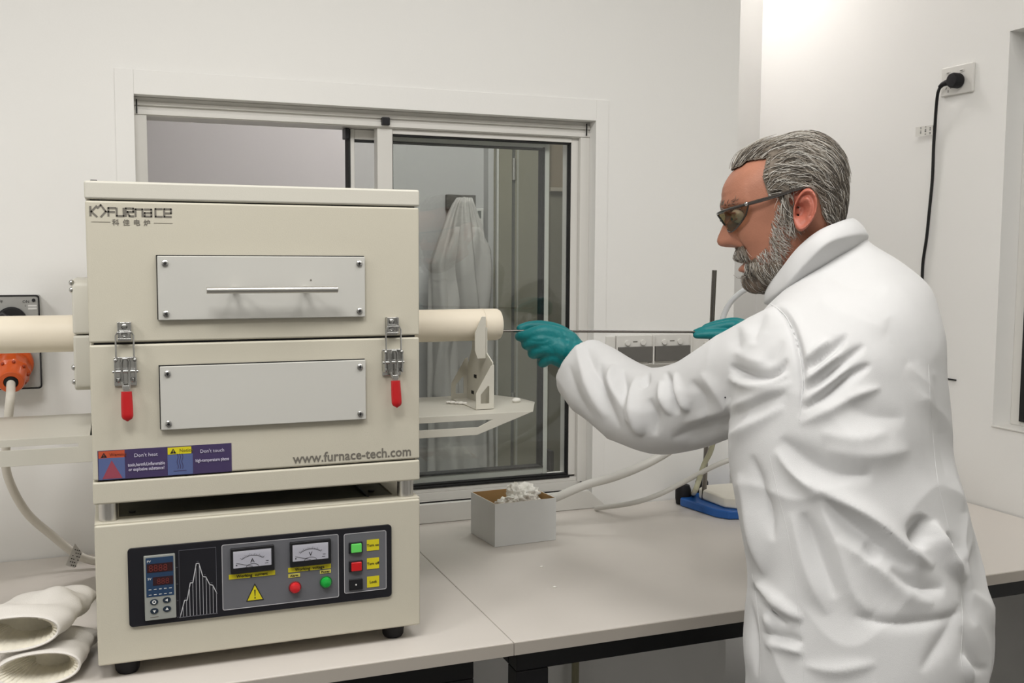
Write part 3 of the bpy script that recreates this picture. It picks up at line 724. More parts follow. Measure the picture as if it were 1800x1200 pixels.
MB().lathe([(.036, YW-.043), (.036, YW-.062), (.033, YW-.066), (.030, YW-.066)], (xo, 0, zo), 'Y', 32).build('socket_ring', M_orange, pg, bevel=.002)
dirv = Vector((.02, -1, -.42)).normalized(); base = Vector((xo, YW-.062, zo-.004))
b = MB(); prof = [(.0295, 0), (.0305, .004), (.0305, .030), (.026, .036), (.0235, .058), (.021, .062), (.0125, .062), (.0115, .050)]
rings = []; q = dirv.to_track_quat('Z', 'Y'); n = 40
for j, (r, h) in enumerate(prof):
    ring = []
    for k in range(n):
        rr = r*(1+(.06 if (k % 4 < 2 and 1 <= j <= 2) else 0)) ; a = 2*PI*k/n
        ring.append(base+q @ Vector((rr*math.cos(a), rr*math.sin(a), h)))
    rings.append(ring)
b.loft(rings); b.build('plug_body', M_orange, pg, bevel=.0008)
for k in range(9):
    a = 2*PI*k/9; p = base+q @ Vector((.0275*math.cos(a), .0275*math.sin(a), .034))
    MB().sph(p, .0034, u=8, v=6).build('grip_knob', mat('orange_knob_dark', (150, 52, 14), .4) if k == 0 else bpy.data.materials['orange_knob_dark'], pg)
MB().cyl(base+dirv*.048, base+dirv*.0625, .012, seg=20).build('gland', M_rub, pg)
tail = base+dirv*.055
cab = catmull([tail, tail+dirv*.02+Vector((0, 0, -.008)), (-.174, YW-.16, 1.235), (-.182, YW-.150, 1.17), (-.186, YW-.13, 1.10), (-.160, YW-.10, 1.02), (-.115, YW-.09, .965), (-.070, YW-.10, .925), (-.03, YW-.11, .912), (.02, YW-.10, .910)], 8)
MB().tube(cab, .0078, 12).build('cable', M_cablew, pg)
tg = MB().prism([(-.093, .918), (-.077, .909), (-.064, .934), (-.076, .956)], lambda a, c, t: (a, t+(a+.08)*.5, c), YW-.125, YW-.1244).build('cable_tag', mat('tag_white', (214, 212, 208), .5), pg)
b = MB()
for k in range(6):
    for j in range(4):
        if (k*7+j*3) % 4: b.box((-.0865+.0035*k*.62+j*.0035, YW-.1262+(.0035*k*.62+j*.0035-.0065)*.5, .918+.0052*k-j*.0018), (.0022, .0006, .0016), Quaternion((0, 1, 0), .5))
b.build('tag_print', M_blkprint, pg)
# double outlets with grey flaps on the back wall
def outlet(x0, x1, lab):
    t = thing('wall_outlet', lab, 'power outlet', ((x0+x1)/2, YW, 1.275), 'switched outlets with grey flaps')
    zc0, zc1 = 1.238, 1.311
    MB().bx(x0, x1, YW-.014, YW, zc0, zc1).build('face_plate', M_frame, t, bevel=.002)
    MB().bx(x0+.002, x1-.004, YW-.021, YW-.013, 1.247, 1.2835).build('grey_flap', mat('flap_grey', (104, 102, 98), .45) if 'flap_grey' not in bpy.data.materials else bpy.data.materials['flap_grey'], t, bevel=.0012)
    MB().bx(x1-.004, x1, YW-.0225, YW-.013, 1.240, 1.309).build('side_rib', M_frame, t, bevel=.001)
    for k in (.28, .70):
        xx = x0+(x1-x0)*k
        MB().cyl((xx, YW-.013, 1.293), (xx, YW-.019, 1.293), .0068, seg=20).build('switch_button', M_frame, t, bevel=.0012)
    MB().bx(x0+(x1-x0)*.44, x0+(x1-x0)*.56, YW-.0144, YW-.014, 1.294, 1.2965).build('print', M_text, t)
    MB().bx(x1-.012, x1, YW-.016, YW, 1.2405, 1.2445).build('catch', M_frame, t, bevel=.001)
outlet(1.1155, 1.2125, 'left white wall outlet with dark grey flap'); outlet(1.2135, 1.3165, 'right white wall outlet with dark grey flap')
t = thing('key_plate', 'white wall plate with a small round key lock right of the outlets', 'wall plate', (1.355, YW, 1.275))
MB().bx(1.318, 1.405, YW-.012, YW, 1.238, 1.311).build('face_plate', M_frame, t, bevel=.002)
MB().lathe([(.0088, YW-.012), (.0088, YW-.0155), (.007, YW-.0165), (.0005, YW-.0165)], (1.362, 0, 1.282), 'Y', 20).build('lock_ring', M_alu, t)
MB().prism([(1.357, 1.2865), (1.367, 1.2865), (1.364, 1.277), (1.361, 1.2745)], yplane, YW-.0172, YW-.0165).build('key_slot', M_blkprint, t)
MB().bx(1.09, 1.1145, YW-.008, YW, 1.237, 1.309).build('end_cap', M_frame, t, bevel=.002)
# right wall socket with black plug
s = thing('wall_socket', 'white double socket plate high on right wall', 'power socket', (XR, 1.99, 1.934))
MB().prism(rrect(1.937, 2.040, 1.899, 1.970, .004), xplane, XR-.0085, XR).build('face_plate', M_frame, s, bevel=.003)
for y in (2.015, 1.972):
    MB().bx(XR-.0105, XR-.0085, y-.006, y+.006, 1.951, 1.958).build('rocker', M_frame, s, bevel=.001)
MB().bx(XR-.0108, XR-.0104, 1.968, 1.976, 1.9535, 1.9555).build('print', M_text, s); MB().bx(XR-.0108, XR-.0104, 2.011, 2.019, 1.9535, 1.9555).build('print', M_text, s)
for a in (-.5, .5, 0): MB().box((XR-.0089, 2.014+a*.014, 1.912+(.006 if a else -.002)), (.0006, .0018, .006), Quaternion((1, 0, 0), a)).build('pin_slot', M_text, s)
p = thing('power_lead', 'black power cord with round black plug hanging down right wall', 'cord', (XR-.02, 1.975, 1.932))
MB().lathe([(.0165, XR-.0095), (.0185, XR-.014), (.0185, XR-.030), (.016, XR-.036), (.0005, XR-.0365)], (0, 1.978, 1.930), 'X', 30).build('plug_body', M_rub, p, bevel=.0008)
MB().tube([(XR-.026, 1.985, 1.930), (XR-.028, 2.0, 1.928), (XR-.03, 2.012, 1.925), (XR-.03, 2.020, 1.920)], [.009, .0075, .006, .0052], 12).build('strain_relief', M_rub, p)
crd = catmull([(XR-.03, 2.018, 1.922), (XR-.028, 2.028, 1.905), (XR-.02, 2.040, 1.870), (XR-.012, 2.050, 1.830), (XR-.010, 2.054, 1.78), (XR-.008, 2.056, 1.70), (XR-.008, 2.062, 1.62), (XR-.008, 2.068, 1.55), (XR-.008, 2.078, 1.47), (XR-.008, 2.07, 1.35), (XR-.012, 2.03, 1.15), (XR-.02, 2.0, .915)], 8)
MB().tube(crd, .0040, 10).build('cable', mat('cord_black', (12, 12, 13), .4), p)
tg = MB().prism([(2.054, 1.8325), (2.101, 1.8315), (2.101, 1.808), (2.054, 1.8075)], lambda a, c, t: (t+(a-2.05)*-.25, a, c), XR-.0135, XR-.0128).build('cable_tag', mat('tag_white_b', (222, 220, 214), .5), p)
b = MB()
for j in range(3):
    for k in range(7):
        if (j*5+k*3) % 4: b.box((XR-.0140-(.010+.0125*j)*.25, 2.062+.0125*j, 1.8295-.003*k), (.0008, .0052 if j < 2 else .003, .0014))
b.box((XR-.0135, 2.0525, 1.819), (.0022, .003, .024))
b.build('tag_print', M_blkprint, p)
tag(MB().bx(XR-.004, XR, 1.957, 1.985, 1.194, 1.1975).build('wall_clip', M_blackp, bevel=.0005), 'tiny black clip on right wall beside the coat', 'clip')

# ================================================================ THINGS ON THE BENCH
# open box with ceramic wool
B0 = np.array([.7225, 1.9375]); ex = np.array([.1405, .008]); ey = np.array([-.0105, .121]); Hb = .0905
M_cardg = mat('grey_card', (222, 223, 222), .55, noise=.015, nscale=20); M_cardb = mat('brown_card', (176, 140, 92), .75, noise=.05, nscale=30)
def bp_(u, v): q = B0+ex*u+ey*v; return (q[0], q[1])
bxo = thing('open_box', 'small grey cardboard box with brown inside, open on right bench', 'box', (B0[0]+.065, B0[1]+.06, .9))
t_ = .02
def wall4(name, u0, u1, v0, v1, z0, z1, m):
    P = [bp_(u0, v0), bp_(u1, v0), bp_(u1, v1), bp_(u0, v1)]
    return MB().prism(P, zplane, z0, z1).build(name, m, bxo)
wall4('side_panel', 0, 1, 0, t_*.5, .9005, .9+Hb, M_cardg); wall4('side_panel', 0, 1, 1-t_*.5, 1, .9005, .9+Hb, M_cardg)
wall4('side_panel', 0, t_*.5, t_*.5, 1-t_*.5, .9005, .9+Hb, M_cardg); wall4('side_panel', 1-t_*.5, 1, t_*.5, 1-t_*.5, .9005, .9+Hb, M_cardg)
e = t_*.5
wall4('lining', e, 1-e, e, 2.2*e, .902, .8998+Hb, M_cardb); wall4('lining', e, 1-e, 1-2.2*e, 1-e, .902, .8998+Hb, M_cardb)
wall4('lining', e, 2.2*e, 2.2*e, 1-2.2*e, .902, .8998+Hb, M_cardb); wall4('lining', 1-2.2*e, 1-e, 2.2*e, 1-2.2*e, .902, .8998+Hb, M_cardb)
wall4('base', e, 1-e, e, 1-e, .9005, .9025, M_cardb)
def lumpy(name, c, r, sc, seed, parent=None, sub=4, amp=.28, m=None, fr=2.4):
    bm = bmesh.new(); bmesh.ops.create_icosphere(bm, subdivisions=sub, radius=1)
    from mathutils import noise as NZ
    off = Vector((seed*3.1, seed*1.7, seed*.9))
    for v in bm.verts:
        d = v.co.normalized(); k = 1+amp*NZ.fractal(d*fr+off, .8, 2.2, 5)+.10*NZ.noise(d*7+off)
        v.co = Vector((d.x*sc[0], d.y*sc[1], d.z*sc[2]))*k*r+Vector(c)
    me = bpy.data.meshes.new(name); bm.to_mesh(me); bm.free()
    return link(name, me, m, parent, angle=80)
M_wool = mat('ceramic_wool', (255, 252, 245), .95, noise=.02, nscale=60, bump=.5, bscale=260, spec=.1)
o = lumpy('ceramic_wool', (.800, 1.998, .956), .036, (1.15, 1.05, .8), 3, m=M_wool, sub=5, amp=.35)
# join the wool from several clumps in one tangled mass
bm = bmesh.new(); bm.from_mesh(o.data)
for c, r, sc, sd in (((.815, 2.005, .986), .027, (1.15, 1, .85), 5), ((.79, 2.0, .995), .016, (1, 1, 1.2), 8), ((.765, 1.985, .974), .022, (1.1, 1, .65), 11), ((.775, 1.975, .985), .015, (1, 1, .7), 14), ((.81, 1.985, .982), .020, (1.1, .9, .8), 19), ((.745, 1.978, .966), .012, (1.2, .9, .6), 23), ((.835, 1.99, .970), .016, (1, 1, .8), 29)):
    q = lumpy('tmp', c, r, sc, sd, m=M_wool, sub=4, amp=.4, fr=3.2); bm.from_mesh(q.data); bpy.data.objects.remove(q)
bm.to_mesh(o.data); bm.free()
o.data.polygons.foreach_set('use_smooth', [True]*len(o.data.polygons))
tag(o, 'fluffy clump of white ceramic wool heaped in the open box', 'wool')
for k, (x, y) in enumerate(((.76, 1.78), (.735, 1.66))):
    lumpy('wool_crumb', (x, y, .9015), .003, (1.2, .8, .5), k+40, m=M_wool, sub=2)
for k, o in enumerate([q for q in bpy.data.objects if q.name.startswith('wool_crumb')]): tag(o, ['tiny white crumb on bench in front of the box', 'tiny white crumb on bench nearer the bench edge'][k], 'crumb')

# hoses
def hose(name, label, P, r, m, cat='hose', n=10):
    return tag(MB().tube(catmull(P, n), r, 12).build(name, m), label, cat)
hose('hose', 'upper white plastic hose rising from behind the box under the sleeve', [W(955, 884, 2.245), W(985, 871, 2.240), W(1030, 852, 2.235), W(1080, 838, 2.24), W(1130, 818, 2.24), W(1180, 790, 2.24), W(1240, 745, 2.22), W(1300, 690, 2.2)], .0095, M_hose)
hose('hose', 'lower thin white hose curving up along wall to the stand', [(1.052, 2.14, .906), W(1110, 884, 2.32), W(1155, 870, 2.33), W(1200, 848, 2.33), W(1245, 824, 2.30), W(1290, 806, 2.28), W(1370, 790, 2.28)], .0058, M_hose)
M_clear = mat('clear_tubing', (214, 216, 218), .12, spec=.8, coat=.6)
hose('hose', 'clear tubing arching up from behind the right glove to the chin', [W(1262, 640, 2.25), W(1264, 590, 2.25), W(1276, 545, 2.24), W(1297, 518, 2.22), W(1325, 505, 2.20), W(1380, 510, 2.2), W(1420, 560, 2.2), W(1430, 640, 2.2)], .0062, M_clear)
M_amber = mat('pale_olive_tubing', (178, 176, 150), .25, spec=.6)
hose('hose', 'pale olive tubing slanting down behind the white instrument', [W(1262, 740, 2.29), W(1250, 790, 2.30), W(1238, 815, 2.31), W(1228, 845, 2.31), W(1222, 862, 2.31), (1.325, 2.155, .915)], .0060, M_amber)
# retort stand behind the instrument
rs = thing('retort_stand', 'steel retort stand rod rising behind the right glove', 'stand', (1.306, 2.06, .9))
MB().cyl((1.306, 2.075, .915), (1.306, 2.05, 1.468), .0058, seg=16).build('rod', M_rod, rs, bevel=.0008)
# hotplate-like instrument: blue moulded frame, white slab
ins = thing('benchtop_instrument', 'blue moulded instrument with thick white top beside the retort stand', 'instrument', (1.36, 2.06, .9))
M_blue = mat('blue_plastic', (32, 92, 168), .35, spec=.5); M_offw = mat('off_white_slab', (228, 224, 212), .4)
out = [(1.300, 2.160), (1.291, 1.972), (1.303, 1.955), (1.40, 1.925), (1.56, 1.90), (1.58, 2.16)]
out = [(1.300, 2.155), (1.262, 2.11), (1.282, 1.985), (1.300, 1.958), (1.345, 1.945), (1.56, 1.90), (1.60, 2.13)]
MB().prism(out, zplane, .9008, .9205).build('base_frame', M_blue, ins, bevel=.004, seg=3)
MB().prism([(1.330, 2.11), (1.300, 2.09), (1.305, 1.985), (1.335, 1.958), (1.55, 1.915), (1.575, 2.10)], zplane, .9206, .9475).build('white_top', M_offw, ins, bevel=.006, seg=3)
MB().lathe([(.017, .9015), (.019, .915), (.019, .935), (.015, .947), (.006, .950)], (1.281, 2.128, 0)).build('corner_knob', M_rub, ins)
MB().lathe([(.015, .9015), (.016, .915), (.016, .945), (.012, .953), (.004, .955)], (1.345, 2.148, 0)).build('corner_knob', M_rub, ins)
MB().bx(1.335, 1.375, 1.933, 1.940, .902, .906).build('foot', M_rub, ins)

# ================================================================ HEAT GLOVES on the left
M_glove = mat('white_canvas', (222, 218, 212), .85, noise=.02, nscale=40, bump=.35, bscale=700, spec=.15)
M_knit = mat('ribbed_lining', (228, 223, 208), .95, noise=.08, nscale=50, bump=.6, bscale=300, spec=.1)
def gs2(x): return math.exp(-x*x)
def mitt(label, ox, oy, z0, hgt, seed, wid, length, tipx):
    from mathutils import noise as NZ
    t = thing('heat_glove', label, 'glove', (ox, oy+.12, z0), 'heat gloves stacked left of the furnace')
    n = 64; rings = []; L = 26
    def ring(v, shrink=0.):
        R = []
        wv = wid*(1-.18*v+.10*math.sin(v*PI)); hv = hgt*(.98-.25*v+.12*math.sin(v*PI*1.4)); 
        if v > .78: k = (v-.78)/.22; wv *= math.sqrt(max(.02, 1-k*k)); hv *= math.sqrt(max(.06, 1-k*k))
        cx = ox+tipx*v; cy = oy+length*v
        for j in range(n):
            a = 2*PI*j/n; ca, sa = math.cos(a), math.sin(a)
            x = (wv-shrink)*math.copysign(abs(ca)**.9, ca); z = (hv-shrink)*math.copysign(abs(sa)**.95, sa)
            if z < 0: z = max(z*1.0, -(hv-shrink))
            nn = NZ.fractal(Vector((x*9+seed, v*2.6, z*9)), .8, 2.2, 4)
            fold = .0045*math.sin(v*17+3*ca+seed)*max(0, v-.12)
            k = 1+.17*nn*min(1, v*5)
            z2 = z*k+fold+(.010*gs2((v-.52)/.09)*gs2((ca-.35)/.35) if sa > 0 else 0)-(.008*gs2((v-.36)/.07)*gs2((ca-.2)/.5) if sa > 0 else 0)
            R.append((cx+x*k, cy+.18*abs(z)*(0), z0+hv*.0+hgt+z2-(hgt-hv)*.5))
        return R
    for k in range(L+1): rings.append(ring(k/L))
    b = MB(); b.loft(rings, False, True)
    # keep the underside on its support
    for v in b.bm.verts: v.co.z = max(v.co.z, z0+.0008+.0*v.co.z)
    b.build('outer_canvas', M_glove, t, angle=80)
    # rolled cuff and ribbed inside
    r0, r1 = rings[0], ring(0, .004)
    mid = [((a[0]+c[0])/2, (a[1]+c[1])/2-.002, (a[2]+c[2])/2) for a, c in zip(r0, r1)]
    bb = MB()
    ins_ = []
    c0 = Vector((ox, oy, z0+hgt))
    for k in range(10):
        v = k/9; R = []
        for j, p in enumerate(r1):
            d = Vector(p)-c0; rib = 1-.06*(j % 2)*(1 if k > 0 else 0)
            pinch = 1-.12*v-.50*v*abs(math.sin(2*PI*j/n+seed))**2
            R.append(tuple(c0+d*rib*pinch+Vector((.012*v, .055*v, 0))))
        ins_.append(R)
    bb.loft([r0, mid, r1], False, False); bb.build('cuff_edge', M_glove, t, angle=80)
    bb = MB(); bb.loft(ins_, False, True); bb.build('ribbed_lining', M_knit, t, angle=20)
    return t
ml_ = W(74, 1185, 1.42); mu_ = W(18, 1130, 1.405)
mitt('lower white heat glove with open ribbed cuff, left of the furnace', ml_[0]-.005, ml_[1], .9005, .0255, 1.3, .055, .15, .030)
mitt('upper white heat glove lying crumpled on the lower one', mu_[0], mu_[1], .9525, .0265, 4.1, .063, .170, .062)

# ================================================================ NEXT ROOM: coat on a hook, board, thermostat
M_coat2 = mat('hanging_coat_cotton', (196, 192, 188), .85, noise=.02, nscale=10, spec=.1)
hk = thing('coat_hook_board', 'dark coat hook board in the next room above the hanging coat', 'hook board', (1.20, NY, 1.70))
MB().bx(1.150, 1.262, NY-.022, NY, 1.665, 1.72).build('board', mat('dark_board', (92, 88, 84), .5), hk, bevel=.002)
MB().tube([(1.205, NY-.02, 1.70), (1.205, NY-.05, 1.697), (1.205, NY-.06, 1.708)], .005, 8).build('hook', M_alu, hk)
hc = thing('hanging_lab_coat', 'white lab coat hanging on a hook in the next room', 'lab coat', (1.20, NY-.08, .6))
from mathutils import noise as NZ
rings = []; n = 90
for k in range(46):
    v = k/45; z = 1.705-1.08*v
    hw_l = .028+.105*min(1, v/.22)**.8+.02*v; hw_r = .03+.035*min(1, v/.10)+.030*v
    R = []
    for j in range(n):
        a = 2*PI*j/n; ca, sa = math.cos(a), math.sin(a)
        hx = (hw_l if ca < 0 else hw_r)*ca
        dp = (.030+.028*min(1, v*5))*sa
        fold = .024*math.sin(a*6+2.2*NZ.noise(Vector((a, z*1.5, 0)))+z*3)*min(1, v*4)+.006*math.sin(a*13+z*5)
        R.append((1.192+.02*v+hx*(1+fold*2.0), NY-.096+dp-fold*1.1*abs(sa)-.01*NZ.noise(Vector((hx*14, z*5, 2))), z-.03*(1-ca*.2)*0))
    rings.append(R)
b = MB(); b.loft(rings); b.build('coat_body', M_coat2, hc, angle=180)
def sleeve(x0, x1, dz, nm):
    rings = []
    for k in range(26):
        v = k/25; z = 1.60-dz*v; cx = x0+(x1-x0)*min(1, v*1.6); R = []
        for j in range(30):
            a = 2*PI*j/30; r = (.040+.012*math.sin(v*9+j*.4))*(1+.14*math.sin(3*a+v*11))
            if v < .15: r *= .4+v*4
            R.append((cx+r*math.cos(a)*.9, NY-.125+r*math.sin(a)*.6, z))
        rings.append(R)
    MB().loft(rings).build('sleeve', M_coat2, hc, angle=180)
sleeve(1.16, 1.115, .62, 'l'); sleeve(1.225, 1.250, .52, 'r')
th = thing('thermostat', 'small white wall thermostat in the next room right of the coat', 'thermostat', (1.283, NY, 1.64))
MB().bx(1.266, 1.294, NY-.018, NY, 1.60, 1.672).build('case', M_frame, th, bevel=.003)
MB().bx(1.270, 1.284, NY-.0185, NY-.0175, 1.635, 1.663).build('screen', mat('lcd_dark', (96, 100, 96), .3), th)
# ================================================================ STEEL ROD in the man's hands
rod_a = np.array([.585, YT-.006, 1.3630]); rod_b = W(1245, 583.5, 2.043)
rod_d = (rod_b-rod_a)/np.linalg.norm(rod_b-rod_a); rod_e = rod_b+rod_d*.05
tag(MB().cyl(rod_a, rod_e, .0024, seg=12).build('steel_rod', M_rod), 'thin straight steel rod pushed into the ceramic tube by gloved hands', 'rod')
def rodpt(px):                       # point of the rod seen at photo column px
    lo, hi = 0., 2.
    for _ in range(40):
        mid = (lo+hi)/2
        if proj(rod_a+rod_d*mid)[0] < px: lo = mid
        else: hi = mid
    return rod_a+rod_d*lo

# ================================================================ THE MAN
hipc = W(1525, 1133, 1.47)
MAN = thing('person', 'man in white lab coat and teal gloves pushing rod into the tube', 'person', (hipc[0], hipc[1], 0))
def bake(bm, mods):
    me = bpy.data.meshes.new('t'); bm.to_mesh(me); bm.free()
    o = bpy.data.objects.new('t', me); COL.objects.link(o)
    for ty, kw in mods:
        m_ = o.modifiers.new('m', ty)
        for k, v in kw.items(): setattr(m_, k, v)
    bpy.context.view_layer.update()
    r = bpy.data.meshes.new_from_object(o.evaluated_get(bpy.context.evaluated_depsgraph_get()))
    bpy.data.objects.remove(o); bpy.data.meshes.remove(me)
    return r
def verts(me):
    a = np.empty(len(me.vertices)*3); me.vertices.foreach_get('co', a); return a.reshape(-1, 3)
def vnormals(me):
    a = np.empty(len(me.vertices)*3); me.vertex_normals.foreach_get('vector', a); return a.reshape(-1, 3)
def setv(me, a): me.vertices.foreach_set('co', np.asarray(a, float).ravel()); me.update()
def cubic(xs, tab):                   # smooth interpolation of table rows
    tab = np.array(tab, float); t = tab[:, 0]; out = []
    for x in xs:
        i = int(np.clip(np.searchsorted(t, x)-1, 0, len(t)-2)); k = (x-t[i])/(t[i+1]-t[i])
        a = tab[max(i-1, 0)]; b = tab[i]; c = tab[i+1]; d = tab[min(i+2, len(t)-1)]
        out.append(.5*((2*b)+(-a+c)*k+(2*a-5*b+4*c-d)*k*k+(-a+3*b-3*c+d)*k**3))
    return np.array(out)
LV = np.array([-.834, -.552, 0.]); FV = np.array([-.552, .834, 0.])      # his left, his front
# ---- coat: torso rings (photo row, centre column, half width in photo px, depth)
TR = [(414, 1506, 12, 1.60), (430, 1500, 34, 1.60), (450, 1503, 66, 1.595), (475, 1508, 100, 1.585), (505, 1508, 134, 1.57), (545, 1498, 161, 1.55), (600, 1484, 186, 1.535), (660, 1477, 192, 1.525),
      (730, 1476, 196, 1.515), (790, 1478, 198, 1.51), (860, 1494, 202, 1.50), (930, 1508, 205, 1.49), (1000, 1523, 208, 1.48), (1060, 1529, 218, 1.475), (1133, 1529, 222, 1.47), (1200, 1524, 217, 1.47)]
rows = []
for py, cx, hw, d in TR:
    P = W(cx, py, d); rows.append([P[2], P[0], P[1], hw*d/FPX])
rows = rows[::-1]                     # bottom to top by height
z0 = rows[0][0]
rows = [[z0-.34, rows[0][1]-.01, rows[0][2]-.01, .215], [z0-.16, rows[0][1]-.005, rows[0][2]-.005, .195]]+rows
zs = np.linspace(rows[0][0], rows[-1][0], 90)
R_ = cubic(zs, rows)
def torso_rings(grow=0., zmin=-9):
    rings = []
    for z, x, y, hw in R_:
        if z < zmin: continue
        t = np.clip((z-1.30)/.2, 0, 1)
        ratio = .74-.10*t                      # depth to breadth
        k = math.sqrt((.585**2)+(ratio*.811)**2)
        a = hw/k*.985+grow; b = a*ratio
        R = []
        for j in range(72):
            th = 2*PI*j/72; c, s_ = math.cos(th), math.sin(th)
            e = 2/2.35
            R.append(np.array([x, y, z])+LV*a*math.copysign(abs(c)**e, c)+FV*b*math.copysign(abs(s_)**e, s_))
        rings.append(R)
    return rings
def limb_rings(P, n=10, seg=32, flat=1.):
    """P: (point, radius) list -> rings along a smooth path"""
    A = catmull([list(p)+[r] for p, r in P], n); pts = [a[:3] for a in A]; rr = [a[3] for a in A]; rings = []; N = None
    for i in range(len(pts)):
        T = (pts[min(i+1, len(pts)-1)]-pts[max(i-1, 0)]); T /= np.linalg.norm(T)
        if N is None: N = np.array([0, 0, 1.])
        N = N-T*(N@T); N /= np.linalg.norm(N); B = np.cross(T, N)
        rings.append([pts[i]+(N*math.cos(2*PI*k/seg)+B*math.sin(2*PI*k/seg)*flat)*rr[i] for k in range(seg)])
    return rings
px2m = lambda r, d: r*d/FPX
SL = [(1452, 606, 1.50, 86), (1400, 622, 1.475, 92), (1350, 644, 1.505, 90), (1300, 668, 1.55, 86), (1250, 695, 1.60, 81), (1205, 714, 1.645, 78), (1160, 722, 1.69, 76), (1120, 714, 1.735, 72), (1082, 692, 1.775, 68), (1048, 668, 1.82, 63), (1028, 652, 1.84, 59), (1020, 646, 1.848, 57)]
sleeveL = limb_rings([(W(a, b_, d), px2m(r, d)) for a, b_, d, r in SL], 8)
last = sleeveL[-1]; c_ = np.mean(last, axis=0); inw = np.mean(sleeveL[-6], axis=0)-c_; inw /= np.linalg.norm(inw)
sleeveL += [[c_+(p-c_)*.93-inw*.001 for p in last], [c_+(p-c_)*.84+inw*.006 for p in last], [c_+(p-c_)*.80+inw*.035 for p in last]]
SR = [(np.array([1.235, 1.400, 1.375]), .085), (np.array([1.300, 1.46, 1.27]), .075), (np.array([1.345, 1.55, 1.17]), .068), (np.array([1.335, 1.62, 1.19]), .060), (np.array([1.29, 1.68, 1.27]), .052), (W(1328, 588, 1.995), .046)]
sleeveR = limb_rings(SR, 8)
b = MB(); b.loft(torso_rings()); b.loft(sleeveL); b.loft(sleeveR)
# collar stand volume
bmesh.ops.recalc_face_normals(b.bm, faces=b.bm.faces)
coat_me = bake(b.bm, [('REMESH', dict(mode='VOXEL', voxel_size=.0036)), ('SMOOTH', dict(factor=.6, iterations=12))])
V = verts(coat_me)
